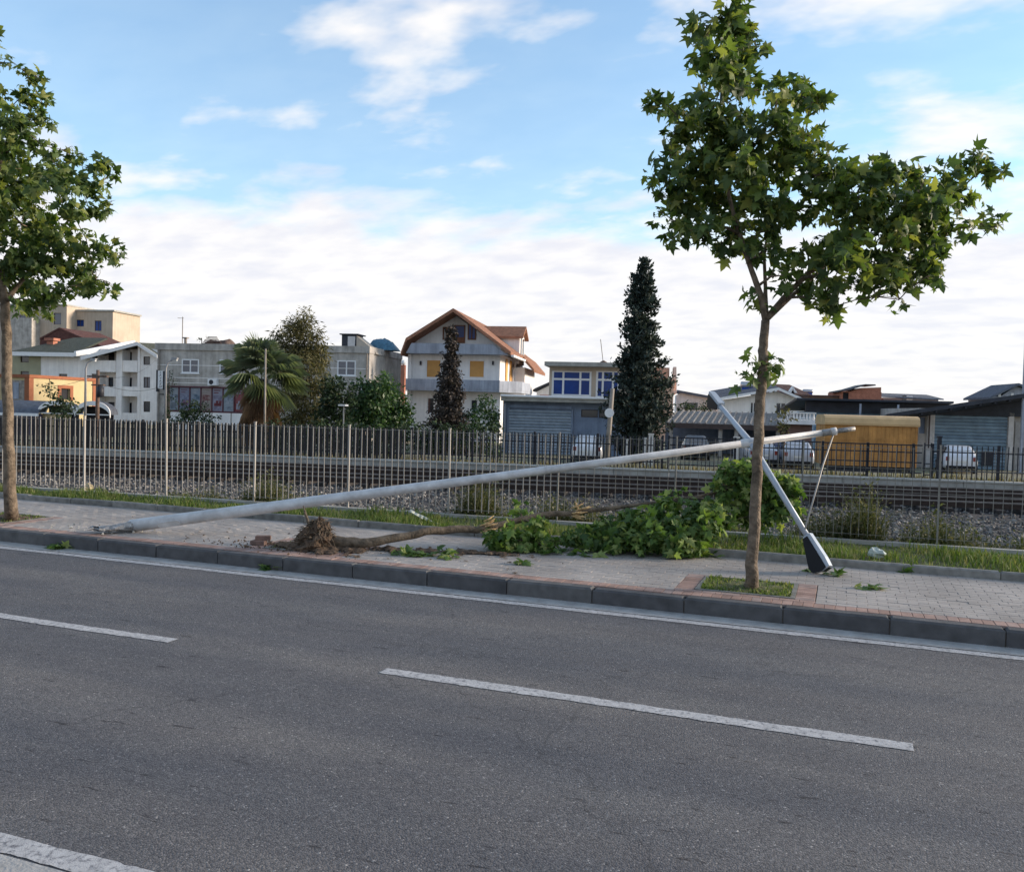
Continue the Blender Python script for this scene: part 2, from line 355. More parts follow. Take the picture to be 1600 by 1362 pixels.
def lay(lst, x0, x1, y, shift):
    x = x0-shift
    while x < x1:
        a, b = max(x, x0), min(x+.2, x1)
        if b-a > .03: lst.append(((a+b)/2, y, b-a-(.0 if b-a > .19 else .002), 0))
        x += .2028
rows = 0; y = 9.742
while y < 12.19:
    cut = []
    for a, b in sorted(PITS):
        if PY0-.06 < y < PY1+.06: lay(red, a-.26, a-.052, y, 0); lay(red, b+.052, b+.26, y, 0); cut.append((a-.262, b+.262))
        elif y < PY0: lay(red, a-.26, b+.26, y, .1); cut.append((a-.262, b+.262))
    x = -19
    for a, b in cut+[(8, 8)]: lay(grey, x, a, y, .1 if rows % 2 else 0.); x = b
    y += .1045; rows += 1
def place_pavers(lst, m, size, nind, nm):
    """the pieces that show largest are objects, the others one mesh"""
    sc = []
    for i, (cx, cy, ln, o) in enumerate(lst):
        px, py, d = proj((cx, cy, PZ)); sc.append((d if (0 < px < 1600 and d > 0) else 1e3, i))
    sc.sort(); nearset = {i for d, i in sc[:nind]}
    b = chamfer_box(*size); me = shared(nm, b, m); tv = np.array(b.v); k = len(tv)
    ang = rng.normal(0, .009, len(lst)); dz = rng.normal(0, .0012, len(lst)); rn = rng.random(len(lst))
    V, Fc, R = [], [], []
    for i, (cx, cy, ln, o) in enumerate(lst):
        a = ang[i]+(math.pi/2 if o else 0); f = ln/.2
        if i in nearset: piece(nm, me, pave, (cx, cy, PZ-.06+dz[i]), (0, 0, a), rn[i], (f, 1, 1) if f < .99 else None)
        else:
            c, s = math.cos(a), math.sin(a); q = tv.copy(); q[:, 0] *= f; q[:, 0], q[:, 1] = q[:, 0]*c-q[:, 1]*s+cx, q[:, 0]*s+q[:, 1]*c+cy; q[:, 2] += PZ-.06+dz[i]
            base = len(V)*k; V.append(q); Fc += [[base+j for j in f_] for f_ in b.f]; R += [rn[i]]*len(b.f)
    o = mesh_np(nm+'_rest', np.concatenate(V), np.array(Fc), m, pave, np.array(R)); tag(o, kind='stuff')
place_pavers(grey, M['paver'], (.2, .1, .06, .003), 300, 'grey_paver')
place_pavers(red, M['redpaver'], (.2, .1, .06, .003), 300, 'red_paver')
for a, b in PITS:                                    # thin concrete frame round each pit
    f = MB().box((a-.05, PY0-.05, PZ-.1), (a, PY1+.05, PZ+.006)).box((b, PY0-.05, PZ-.1), (b+.05, PY1+.05, PZ+.006)).box((a, PY0-.05, PZ-.1), (b, PY0, PZ+.006)).box((a, PY1, PZ-.1), (b, PY1+.05, PZ+.006)).build('pit_frame', M['edging'], pave)
# filler between pavers and edging, the edging stones, the turf
edg = MB().box((-60, 12.22, -.2), (60, 12.27, PZ+.03)).build('edging', M['joint']); tag(edg, kind='structure')
eme = shared('edging_stone', chamfer_box(.99, .10, .42, .02, -.30), M['edging'])
for i in range(-20, 11):
    piece('edging_stone', eme, edg, (-.62+i*1.0, 12.245+rng.normal(0, .006), PZ-.02+rng.normal(0, .006)), (rng.normal(0, .006), rng.normal(0, .006), rng.normal(0, .004)), rng.random())
def fence_y(x): return 13.22+(x+13.85)*.0652
turf = MB()
for i in range(60):
    a, b = -60+i*2, -58+i*2
    turf.poly([(a, 12.29, PZ+.03), (b, 12.29, PZ+.03), (b, fence_y(b), PZ+.06), (a, fence_y(a), PZ+.06)])
tag(turf.build('grass_verge', M['turf']), kind='structure')
def blades(name, P, h, lean, m, parent=None, w=.008, kind='stuff'):
    n = len(P); a = rng.random(n)*2*math.pi; d = np.stack([np.cos(a), np.sin(a), 0*a], 1); sd_ = np.stack([-np.sin(a), np.cos(a), 0*a], 1)
    up = np.array([0, 0, 1.]); ln = (lean*rng.random(n))[:, None]
    w = w*(.6+.8*rng.random(n))[:, None]; h = h[:, None]
    p0 = P-sd_*w; p1 = P+sd_*w; mid = P+up*h*.55+d*h*ln*.35; p2 = mid+sd_*w*.7; p3 = mid-sd_*w*.7; tip = P+up*h*(1-.3*ln)+d*h*ln
    V = np.stack([p0, p1, p2, p3, tip], 1).reshape(-1, 3); k = np.arange(n)[:, None]*5
    Fc = np.concatenate([k+[0, 1, 2], k+[0, 2, 3], k+[3, 2, 4]], 1).reshape(-1, 3)
    o = mesh_np(name, V, Fc, m, parent, np.repeat(rng.random(n), 3)); o['kind'] = kind; return o
def nz2(x, y, s):                                    # cheap smooth value noise
    return .5+.25*(np.sin(x*s*1.3+y*s*.7+1.1)+np.sin(x*s*.6-y*s*1.9+4.2)*.6+np.sin(x*s*2.9+y*s*2.3+.3)*.4)
n = 42000; x = rng.uniform(-19, 8, n); v = rng.random(n); yv = 12.31+v*(fence_y(x)-.1-12.31)
keep = rng.random(n) < np.clip(nz2(x, yv, 1.6)*1.5+.05, .12, 1); x, yv = x[keep], yv[keep]
tag(blades('grass', np.stack([x, yv, np.full(len(x), PZ+.03)], 1), .05+.16*rng.random(len(x))**1.5*nz2(x, yv, 2.2)*1.6, 1.1, M['grass']), 'short green grass growing in the verge along the fence', 'grass')
# tree pits: earth with a little grass
for i, (a, b) in enumerate(PITS):
    pit = MB(); g = 10; hh = lambda u, w: PZ-.008+(.035*math.sin(u*3.1)*math.sin(w*3.1)+.012*math.sin(u*17+i)*math.sin(w*13))*(1 if 0 < u < 1 and 0 < w < 1 else 0)
    for p in range(g):
        for q in range(g):
            c = [(p/g, q/g), ((p+1)/g, q/g), ((p+1)/g, (q+1)/g), (p/g, (q+1)/g)]
            pit.poly([(a+u*(b-a), PY0+w*(PY1-PY0), hh(u, w)) for u, w in c])
    tag(pit.build('tree_pit', M['soil'] if i else M['turf']), kind='structure')
    nn = [1700, 250, 700][i]; x = rng.uniform(a, b, nn); yv = rng.uniform(PY0, PY1, nn)
    tag(blades('pit_grass', np.stack([x, yv, np.full(nn, PZ-.01)], 1),   .02+.05*rng.random(nn)**1.5, 1.4, M['grass']), 'thin grass in the square pit at the foot of the '+['right tree', 'uprooted tree', 'left tree'][i], 'grass')

# ---- railway frame: platform edge line, turned about 11.6 degrees from the road
RO = np.array([-32.27, 26.49]); RA = math.atan2(7.85, 38.14); E1 = np.array([math.cos(RA), math.sin(RA)]); E2 = np.array([-E1[1], E1[0]])
def rl(s, t, z): q = RO+E1*s+E2*t; return (q[0], q[1], z)
ground = MB()
prof = [(-.05, -.04), (3., -.06), (14, -.80), (60, -.82), (200, -.85), (4000, -.9)]
for (t0, z0), (t1, z1) in zip(prof, prof[1:]):
    ground.poly([rl(-4000, t0, z0), rl(4000, t0, z0), rl(4000, t1, z1), rl(-4000, t1, z1)])
ground.poly([(-4000, -4000, -.62), (4000, -4000, -.62), rl(4000, .0, -.62), rl(-4000, .0, -.62)])
tag(ground.build('ground', M['earth']), kind='structure')
bed = MB(); bt = [(-22, .06), (-17.5, .02), (-15.5, -.10), (-11, -.42), (-8.3, -.46), (-7.4, -.40), (0., -.42)]
for (t0, z0), (t1, z1) in zip(bt, bt[1:]):
    for s in range(-40, 110, 5):
        bed.poly([rl(s, t0, z0), rl(s+5, t0, z0), rl(s+5, t1, z1), rl(s, t1, z1)])
def clipfence(b):                                    # keep the bed behind the fence line
    b.v = [(x, max(yy, fence_y(x)+.05), z) for x, yy, z in b.v]; return b
tag(clipfence(bed).build('track_bed', M['ballast_bed']), kind='structure')
def bedz(t): return np.interp(t, [a for a, c in bt], [c for a, c in bt])
# ballast stones
ns = 62000; s = rng.uniform(2, 62, ns); t = -20+rng.random(ns)*20
q = RO+s[:, None]*E1+t[:, None]*E2
vv = np.stack([q[:, 0], q[:, 1], bedz(t)], 1); pj = (vv-CAM)@fw; pxx = CX+F*((vv-CAM)@RX)/pj
ok = (q[:, 1] > fence_y(q[:, 0])+.15) & (pxx > -120) & (pxx < 1720) & ((t < -7.5) | (rng.random(ns) < .6))
vv = vv[ok]; n = len(vv); sz = .028+.045*rng.random(n)**1.6
oct_ = np.array([(1, 0, 0), (-1, 0, 0), (0, 1, 0), (0, -1, 0), (0, 0, 1), (0, 0, -1)], float); of = np.array([(0, 2, 4), (2, 1, 4), (1, 3, 4), (3, 0, 4), (2, 0, 5), (1, 2, 5), (3, 1, 5), (0, 3, 5)])
dirs = oct_[None]*(.55+.75*rng.random((n, 6, 1)))+rng.normal(0, .18, (n, 6, 3))
a = rng.random(n)*6.28; ca, sa = np.cos(a), np.sin(a); dx, dy = dirs[:, :, 0]*ca[:, None]-dirs[:, :, 1]*sa[:, None], dirs[:, :, 0]*sa[:, None]+dirs[:, :, 1]*ca[:, None]
dirs = np.stack([dx, dy, dirs[:, :, 2]*.75], 2)
V = (vv+np.array([0, 0, .015]))[:, None]+dirs*sz[:, None, None]
bs = mesh_np('ballast', V.reshape(-1, 3), (np.arange(n)[:, None, None]*6+of[None]).reshape(-1, 3), M['stone'], None, np.repeat(rng.random(n)**1.3, 8))
tag(bs, 'grey crushed stone ballast beside the railway track', 'ballast', kind='stuff')
# tracks
M['railhead'] = mat('worn_rail_head', (.15, .135, .125), .5, .3, 4, metallic=.5)
M['rail'] = mat('rusty_rail', (.045, .032, .028), .55, .3, 4, .2, 60, metallic=.5)
M['sleeper'] = mat('old_sleeper', (.035, .030, .028), .9, .35, 5, .5, 30)
sme = shared('sleeper', chamfer_box(.24, 2.3, .18, .02, -.09), M['sleeper'])
for k, t0 in enumerate((-2.35, -5.95)):
    tr = thing('railway_track', ['rusty rails on sleepers right beside the low platform', 'rusty railway track lying nearer to the pale bar fence'][k], 'track', rl(0, t0, -.40), RA, 'railway tracks')
    for i in range(3, 95): piece('sleeper', sme, tr, (i*.66, 0, .03), rnd=0)
    for sg_ in (-.75, .75):
        b = MB().box((-40, sg_-.07, .12), (110, sg_+.07, .135)).box((-40, sg_-.012, .135), (110, sg_+.012, .25)); ra = b.build('rail', M['rail'], tr); MB().box((-40, sg_-.035, .25), (110, sg_+.035, .29)).build('rail_head', M['railhead'], ra)
plat = thing('platform', 'long low concrete platform edge beyond the railway tracks', 'platform', rl(0, 0, -.45), RA)
pm = [shared('edge_block', chamfer_box(1.985, .45, .50, .02), M['concrete'])]
for i in range(-4, 34): piece('edge_block', pm[0], plat, (i*2.0, .22, rng.normal(-.035, .006)), (0, 0, rng.normal(0, .002)), rng.random())
# ================================================================== STREET THINGS
def ony(px, py, y): r = ray(px, py); return CAM+r*(y/r[1])
M['galv'] = mat('galvanised_paint', (.29, .275, .255), .55, .12, 3, .1, 50, metallic=.25)
M['galvdull'] = mat('dull_fence_wire', (.22, .21, .19), .6, .15, 3, metallic=.25)
M['lamp'] = mat('grey_lamp_paint', (.50, .49, .48), .5, .16, 3.5, .12, 40, metallic=.1, spec=.4, second=(.60, .60, .60))
M['arm'] = mat('blue_grey_arm_paint', (.36, .40, .45), .45, .12, 3, .08, 40, metallic=.15, spec=.45)
M['blackglass'] = mat('dark_lamp_glass', (.008, .009, .012), .4, .2, 6, spec=.15)
M['torn'] = mat('torn_metal', (.30, .29, .28), .5, .45, 14, .5, 30, metallic=.5)
# ---- near fence
fx0 = -13.85; fx = [fx0+1.9*k for k in range(-4, 14)]
fence = thing('bar_fence', 'pale grey metal bar fence on a low plinth along the verge', 'fence', (fx[0], fence_y(fx[0]), PZ), math.atan(.0652))
fa = math.atan(.0652); flen = lambda x: (x-fx[0])/math.cos(fa)
MB().box((-.4, -.065, -.25), (flen(fx[-1])+.4, .065, .115)).build('plinth', M['concrete'], fence)
ptm = shared('post', MB().box((-.016, -.016, -.1), (.016, .016, 1.56)).box((-.021, -.021, 1.56), (.021, .021, 1.575)), M['galv'])
ptm2 = shared('post', MB().box((-.012, -.012, -.1), (.012, .012, 1.56)).box((-.016, -.016, 1.56), (.016, .016, 1.57)), M['galvdull'])
bme = [shared('bar', MB().box((-.0075, -.004, .17), (.0075, .004, 1.53)), M['galv']), shared('bar', MB().box((-.004, -.003, .17), (.004, .003, 1.53)), M['galvdull'])]
for i, x in enumerate(fx):
    piece('post', ptm if x < -5 else ptm2, fence, (flen(x), 0, .0), (rng.normal(0, .006), rng.normal(0, .006), 0))
    if i < len(fx)-1:
        thin = x > -5.
        for k in range(1, 16):
            piece('bar', bme[1 if thin else 0], fence, (flen(x)+k*1.9/16/math.cos(fa), rng.normal(0, .003), rng.normal(.0, .006)), (rng.normal(0, .004), rng.normal(0, .006), 0))
        for z in ((.20, 1.50) if not thin else (.20, .52, .86, 1.2, 1.50)):
            MB().tube([(flen(x), 0, z), (flen(x)+.95, rng.normal(0, .008), z+rng.normal(0, .008)), (flen(x)+1.9, 0, z)], .0045 if not thin else .0035, 5).build('rail', M['galvdull'], fence)

# ---- fallen double-arm street lamp
g0 = onz(205, 831, PZ); d0 = (g0-CAM)@fw
P0 = np.array([g0[0], g0[1], PZ+.09]); PT = at(1336, 669.5, 11.8)
lampr = thing('fallen_street_lamp', 'long grey double-arm street lamp snapped off and fallen across the pavement', 'street lamp', (P0[0], P0[1], PZ))
ax = unit(PT-P0); Lp = np.linalg.norm(PT-P0)
MB().tube([P0+ax*f*Lp for f in (0, .3, .6, .96)], [.092, .074, .056, .042], 20, cap=True).build('pole', M['lamp'], lampr, True, world=True)
MB().tube([P0+ax*f*Lp for f in (.958, .975)], [.046, .046], 16).tube([P0+ax*f*Lp for f in (.975, 1.)], [.034, .03], 14).build('pole_tip', M['torn'], lampr, True, world=True)
# crushed, torn foot of the pole
b0 = onz(146, 828, PZ+.05); b0 = np.array([b0[0], b0[1], PZ+.05]); dd = unit(P0-b0); sdv = np.array([-dd[1], dd[0], 0])
foot = MB(); K = 9; S = 12
secs = []
for i in range(K):
    f = i/(K-1); c = b0*(1-f)+(P0+ax*.05)*f; wd = .16*(1-f)+.092*f; ht = .018*(1-f)+.092*f**1.4; c[2] = PZ+.015+(.10-.02*f)*(f**1.2)+.06*(1-f)**2
    secs.append([c+sdv*wd*math.cos(2*math.pi*j/S)*(1+.12*math.sin(i*2.1+j))+np.array([0, 0, 1])*(max(ht, .02)*math.sin(2*math.pi*j/S)+.018*math.sin(i*1.9+j*2.3)*(1-f)) for j in range(S)])
for i in range(K-1):
    for j in range(S):
        if i == 0 and j % 3 == 0: continue
        foot.poly([secs[i][j], secs[i][(j+1) % S], secs[i+1][(j+1) % S], secs[i+1][j]])
for j in (1, 4, 5, 8, 10):
    p = secs[0][j]; q = secs[0][(j+1) % S]; e = -dd*(.07+.05*math.sin(j*3))+np.array([0, 0, .02*math.sin(j*5)])
    foot.poly([p, q, (p+q)/2+e])
foot.build('crushed_foot', M['torn'], lampr, world=True)
hatch = P0+ax*.62; up = unit(np.cross(np.cross(ax, -fw), ax)); sidev = np.cross(ax, up)
nrm = unit(-fw-ax*np.dot(-fw, ax)-np.array([0, 0, .55])); tv_ = np.cross(nrm, ax); h = MB()
h.prism([hatch+ax*u*.17+tv_*w*.045+nrm*.079 for u, w in ((-1, -.5), (-.8, -1), (.8, -1), (1, -.5), (1, .5), (.8, 1), (-.8, 1), (-1, .5))], nrm*.012)
h.build('hatch_cover', M['lamp'], lampr, world=True)
# clamp and the two arms with their heads
fr = min(np.linspace(.6, 1, 400), key=lambda f: abs(proj(P0+ax*f*Lp)[0]-1172)); CL = P0+ax*fr*Lp
gl = onz(1287, 897, PZ); LE = at(1279, 866, (gl-CAM)@fw+.05); UE = at(1115, 622, 13.5)
MB().tube([CL-ax*.13, CL-ax*.12, CL+ax*.12, CL+ax*.13], [.05, .062, .062, .05], 16).build('clamp', M['lamp'], lampr, True, world=True)
for k, E in enumerate((LE, UE)):
    d = unit(E-CL); arm_end = E-d*.20 if k == 0 else E-d*.28
    MB().tube([CL-d*.05, CL+d*.12, (CL+arm_end)/2, arm_end], [.05, .045, .038, .036], 14)  .build('arm', M['arm'], lampr, True, world=True)
    n_ = -fw*(.80 if k == 0 else .25)-RX*(.62 if k == 0 else .9)+UX*(-.05); n_ = unit(n_-d*np.dot(n_, d)); w_ = np.cross(d, n_)
    if np.dot(w_, UX) > 0: w_ = -w_
    hl = .42 if k == 0 else .44; c0 = arm_end-d*.06
    T = lambda u, w, q: c0+d*u+w_*w+n_*q
    hd = MB(); prf = [(-.02, -.06), (.40*hl/.5, -.07), (hl+.04, -.06), (hl+.05, .04), (hl+.01, .165), (hl-.07, .185), (.05, .07), (-.02, .04)]
    poly = [T(u, w, -.045) for u, w in prf]
    if k == 0:                                        # rest the head on the paving
        lowz = min(p[2] for p in poly+[q_+n_*.09 for q_ in poly]); off = np.array([0, 0, PZ-lowz-.005])
        off = off if abs(off[2]) < .3 else off*0
        c0 = c0+off
        poly = [T(u, w, -.045) for u, w in prf]
    hd.prism(poly, n_*.085)
    head = hd.build('lamp_head', M['arm'], lampr, world=True)
    MB().prism([T(u*.95+.02, w*.93+.018 if w > 0 else w*.25, .0415) for u, w in prf], n_*.008).build('glass', M['blackglass'], head, world=True)
    MB().prism([T(hl+.052, -.045, -.035), T(hl+.053, .05, -.035), T(hl+.053, .05, .03), T(hl+.052, -.045, .03)], d*.01).build('end_cap', M['blackglass'], head, world=True)
    fins = MB()
    for q in range(5): fins.prism([T(.03+q*.022, -.05, -.047), T(.038+q*.022, -.05, -.047), T(.038+q*.022, .05, -.047), T(.03+q*.022, .05, -.047)], -n_*.03)
    fins.build('cooling_fin', M['arm'], head, world=True)
fr2 = min(np.linspace(.8, 1, 400), key=lambda f: abs(proj(P0+ax*f*Lp)[0]-1303)); R0 = P0+ax*fr2*Lp
MB().tube([R0-ax*.035, R0+ax*.035], [.052, .052], 14).build('stay_collar', M['lamp'], lampr, True, world=True)
MB().tube([R0-np.array([0, 0, .03]), at(1286, 726, 11.62), at(1281, 744, 11.55), at(1258, 826, 11.05)], .0115, 8).build('stay_rod', M['galv'], lampr, True, world=True)

# ---- trees along the pavement
M['bark'] = mat('plane_bark', (.072, .053, .036), .9, .25, 9, .9, 34, second=(.17, .13, .092))
M['leaf'] = ramp_mat('plane_leaf', [(.034, .062, .023), (.066, .108, .030), (.115, .162, .040), (.23, .24, .065)], .55, .36, spec=.35)
M['leaf2'] = ramp_mat('torn_plane_leaf', [(.035, .075, .02), (.075, .135, .032), (.14, .215, .052), (.28, .32, .11)], .55, .36, spec=.35)
M['wood'] = mat('torn_wood', (.42, .23, .09), .8, .4, 20, .5, 60, second=(.55, .38, .19))
def crown_leaves(name, clumps, centre, size, dens, m, parent, tmpl=LEAF, droop=.45, cap=None, shell=.5):
    Ps, Ns, As = [], [], []
    for c, r in clumps:
        n = max(6, int(dens*r**2)); k = max(1, n//9)
        dirv = unit(rng.normal(size=(k, 3))); tw = c+dirv*(r*(rng.random(k)**shell))[:, None]*np.array([1, 1, .85])
        idx = rng.integers(0, k, n); off = unit(rng.normal(size=(n, 3)))*(size*1.25*(.3+.7*rng.random(n)))[:, None]
        P = tw[idx]+off; out = unit(P-c)*.55+unit(P-centre)*.25
        Ns.append(out*.8+np.array([0, 0, .40])+rng.normal(0, .75, (n, 3))); As.append(out*.8+off/size*.6+np.array([0, 0, -droop])+rng.normal(0, .5, (n, 3))); Ps.append(P)
    P = np.concatenate(Ps); n = len(P)
    hgt = (P[:, 2]-P[:, 2].min())/(np.ptp(P[:, 2])+1e-6)
    rnd = np.clip(rng.random(n)**1.25*.95+.05, 0, 1)
    return leaves(name, P, np.concatenate(Ns), np.concatenate(As), size*(.45+.85*rng.random(n)), tmpl, m, parent, rnd)
def skeleton(b, start, clumps, r_start, seg=7, rmin=.006, wig=.06):
    """branches: each clump hangs on the nearest branch grown so far"""
    nodes = [(np.array(p), r) for p, r in start]; base = nodes[0][0]
    for c, rad in sorted(clumps, key=lambda q: np.linalg.norm(q[0]-base)):
        bi = min(range(len(nodes)), key=lambda i: np.linalg.norm(nodes[i][0]-c)+(.9 if nodes[i][0][2] > c[2]+.1 else 0)-nodes[i][1]*6)
        p, r = nodes[bi]; L_ = np.linalg.norm(c-p); n = max(2, int(L_/.22)); r1 = max(rmin, min(r*.8, .012+.018*L_))
        pts = [p+(c-p)*f+np.array([0, 0, .10*L_*math.sin(f*math.pi)])+(rng.normal(0, wig*L_*.5, 3) if 0 < f < 1 else 0) for f in np.linspace(0, 1, n+1)]
        rad_ = [r1*(1-f)+rmin*f for f in np.linspace(0, 1, n+1)]
        b.tube(pts, rad_, seg, rnd=rng.random()*.5)
        nodes += list(zip(pts[1:], rad_[1:]))
        for q in range(max(2, int(rad*7))):              # twigs
            e = c+unit(rng.normal(size=3))*rad*.8; b.tube([pts[-2], (pts[-2]+e)/2+rng.normal(0, .04, 3), e], [rmin*.9, rmin*.6, rmin*.35], 4, rnd=.2)
    return nodes
def px_clumps(lst, depth, spread, fill=1.):
    out = []
    for x, y, r in lst:
        d = depth+rng.normal(0, 1)*spread*min(1, r/40.); out.append((at(x, y, d), r/F*d*fill*.90))
    return out
def street_tree(name, label, base, depth, trunk_px, fork, clump_px, spread, dens, group):
    root = thing(name, label, 'tree', (base[0], base[1], PZ-.02), 0, group)
    tb = MB(); pts = [np.array([base[0], base[1], PZ-.05])]+[at(x, y, depth) for x, y, r in trunk_px[1:]]; rad = [r/F*depth for x, y, r in trunk_px]
    P2, R2 = [], []
    for i in range(len(pts)-1):
        for f in np.linspace(0, 1, 5)[:-1]: P2.append(pts[i]*(1-f)+pts[i+1]*f); R2.append(rad[i]*(1-f)+rad[i+1]*f)
    P2.append(pts[-1]); R2.append(rad[-1])
    P2 = [p+(rng.normal(0, .006, 3) if i else 0) for i, p in enumerate(P2)]
    tb.tube(P2, R2, 16, rnd=.55, jit=.016)
    tb.build('trunk', M['bark'], root, True, rnd=True, world=True)
    cl = px_clumps(clump_px, depth, spread); br = MB()
    st = [(pts[-1], rad[-1]*.9)]
    limbs = []
    for path in fork:
        q = [pts[-1]]+[at(x, y, depth+dz) for x, y, dz, r in path]; rr = [rad[-1]*.8]+[r/F*depth for x, y, dz, r in path]
        QP, QR = [], []
        for i in range(len(q)-1):
            for f in np.linspace(0, 1, 5)[:-1]: QP.append(q[i]*(1-f)+q[i+1]*f); QR.append(rr[i]*(1-f)+rr[i+1]*f)
        QP.append(q[-1]); QR.append(rr[-1]); lb = MB(); lb.tube(QP, QR, 10, jit=.03); lb.r = [.35]*len(lb.r)
        lb.build('limb', M['bark'], root, True, rnd=True, world=True); st += list(zip(QP[2:], QR[2:]))
    skeleton(br, st, cl, .03); br.build('branches', M['bark'], root, True, rnd=True, world=True)['kind'] = 'stuff'
    cen = np.mean([c for c, r in cl], axis=0)
    crown_leaves('crown', cl, cen, .112, dens, M['leaf'], root)
    return root
t1 = [(1130,28,34),(1105,40,22),(1155,50,34),(1187,72,14),(1178,80,14),(1085,45,14),(1095,88,24),(1080,100,14),(1135,85,36),(1140,120,36),(1115,112,22),(1160,135,30),
      (1185,140,28),(1215,148,26),(1243,150,36),(1268,160,20),(1285,168,10),(1010,152,15),(1028,162,20),(1045,168,16),(1085,172,30),(1110,180,40),(1065,205,34),(1150,180,34),(1160,215,44),(1105,225,46),
      (1045,225,20),(1205,205,38),(1245,215,36),(1270,215,26),(1280,240,18),(1050,262,34),(1095,272,44),(1145,268,46),(1195,258,46),(1240,262,40),(1275,275,30),(1040,300,26),(1075,318,38),(1115,312,40),(1160,318,40),(1205,310,40),(1028,330,14),(1058,350,26),(1045,375,16),(1095,358,34),(1130,372,24),(1165,360,32),(1200,355,28),(1230,330,26),
      (1305,265,26),(1335,262,28),(1300,305,34),(1340,300,40),(1375,270,32),(1385,310,44),(1425,285,36),(1430,325,44),(1465,290,32),(1475,330,36),(1500,275,24),(1525,262,22),(1550,264,18),(1565,266,10),(1527,238,10),(1505,310,20),(1345,345,46),(1390,360,46),(1435,370,44),(1480,365,24),(1515,355,14),(1540,358,18),(1560,355,10),(1310,360,36),(1270,335,22),
      (1330,398,40),(1375,410,42),(1420,415,40),(1455,415,26),(1472,432,14),(1295,400,30),(1262,395,26),(1300,440,30),(1335,440,24),(1400,448,20),(1430,445,14),(1270,440,22),(1300,480,16),(1285,470,18),(1240,418,20),(1225,430,16),(1190,400,18),(1180,380,20),(1210,385,14),(1178,458,10),(1185,470,8),(1375,445,18),(1405,468,8)]
tr1 = street_tree('plane_tree', 'young plane tree with a wide leafy crown standing upright behind the fallen lamp head', onz(1174, 917, PZ), 9.78,
    [(1174,917,12.5),(1174,905,10),(1176,860,9),(1180,780,8.5),(1184,700,8),(1188,620,7.6),(1192,570,8.4),(1192,540,7),(1196,500,6.4)],
    [[(1188,460,0,5),(1170,410,.05,4.2),(1150,350,.1,3.4),(1130,270,.0,2.6),(1125,180,-.1,2),(1130,90,0,1.2)], [(1196,450,.25,3),(1194,400,.3,2.5),(1205,330,.4,2)], [(1225,465,.15,4.5),(1265,425,.2,4),(1320,400,.25,3),(1390,350,.3,2.4),(1470,320,.2,1.8),(1530,270,.1,1)], [(1240,460,.35,3.2),(1290,415,.5,2.6),(1350,380,.7,2)]],
    t1, .36, 1420, 'plane trees planted along the pavement')
# shoots on the stem
spx = [(1205,565),(1215,572),(1175,558),(1178,588),(1196,585),(1212,590),(1172,590)]; sc_ = [(at(x, y, 9.7), .05) for x, y in spx]
sb = MB()
for c, r in sc_: sb.tube([at(1191, 575, 9.78), c], [.006, .003], 5)
sb.build('shoot', M['bark'], tr1, True, rnd=True, world=True); crown_leaves('shoot_leaves', sc_, at(1191, 575, 9.78), .10, 900, M['leaf'], tr1)
t2 = [(5,98,10),(36,108,10),(48,128,14),(62,118,10),(40,150,24),(65,160,14),(10,165,28),(25,195,34),(60,190,22),(-10,225,40),(35,235,36),(62,225,14),(0,275,42),(45,268,36),(85,255,26),(120,250,22),(145,258,20),(168,275,16),(80,290,34),(120,285,26),(150,300,22),(175,320,12),(35,310,42),(100,325,28),(140,330,18),(165,325,10),(-15,340,50),(45,355,46),(90,370,40),(135,375,26),(165,390,22),(188,402,12),(60,405,44),(110,415,36),(150,425,22),(172,445,14),(15,405,50),(-20,430,50),(35,445,40),(85,450,30),(120,448,18),(150,455,14),(60,478,20),(85,480,16),(30,475,14),
      (-60,150,40),(-70,210,60),(-60,280,70),(-110,260,60),(-90,350,70),(-140,330,60),(-70,420,60),(-130,400,60),(-40,100,30),(-170,380,40),(-30,60,24)]
t2 = [(x, y, r) for x, y, r in t2]
street_tree('plane_tree', 'plane tree at the left end of the pavement, crown cut by the picture edge', onz(17, 809, PZ), 13.5,
    [(17,809,12),(17,795,9.6),(15,740,8.6),(13,680,8),(11,600,7.4),(10,520,7.2),(8,470,6.8)],
    [[(2,440,0,5),(-15,380,0,4),(-10,290,.1,3),(20,190,.1,1.6)], [(25,450,.2,3.5),(60,410,.3,2.6),(110,340,.3,1.8)], [(-30,440,.3,3.6),(-70,380,.5,2.6),(-110,300,.5,1.8)]],
    t2, .55, 1150, 'plane trees planted along the pavement')

# ---- uprooted tree
ft = thing('uprooted_tree', 'uprooted plane tree lying across the pavement with its crown against the fence', 'tree', (-6.65, 10.2, PZ))
tp = [(508,844,10.2,16),(540,850,10.22,14),(575,848,10.3,12),(620,840,10.5,10.5),(665,831,10.75,10),(705,827,11.0,10),(745,827,11.2,9),(800,815,11.55,8),(850,804,11.85,7.5),(905,800,12.05,6.5),(960,793,12.3,5.5),(1030,785,12.6,5),(1085,776,12.85,4),(1150,764,13.15,3)]
pts = [ony(x, y, yy) for x, y, yy, r in tp]; rad = [r/F*((p-CAM)@fw) for (x, y, yy, r), p in zip(tp, pts)]
for p, r in zip(pts, rad): p[2] = max(p[2], PZ+r*.8)
P2, R2 = [], []
for i in range(len(pts)-1):
    for f in np.linspace(0, 1, 4)[:-1]: P2.append(pts[i]*(1-f)+pts[i+1]*f+rng.normal(0, .006, 3)); R2.append(rad[i]*(1-f)+rad[i+1]*f)
b = MB(); b.tube(P2, [r*.62 for r in R2], 12, jit=.03); b.build('trunk', M['bark'], ft, True, rnd=True, world=True)
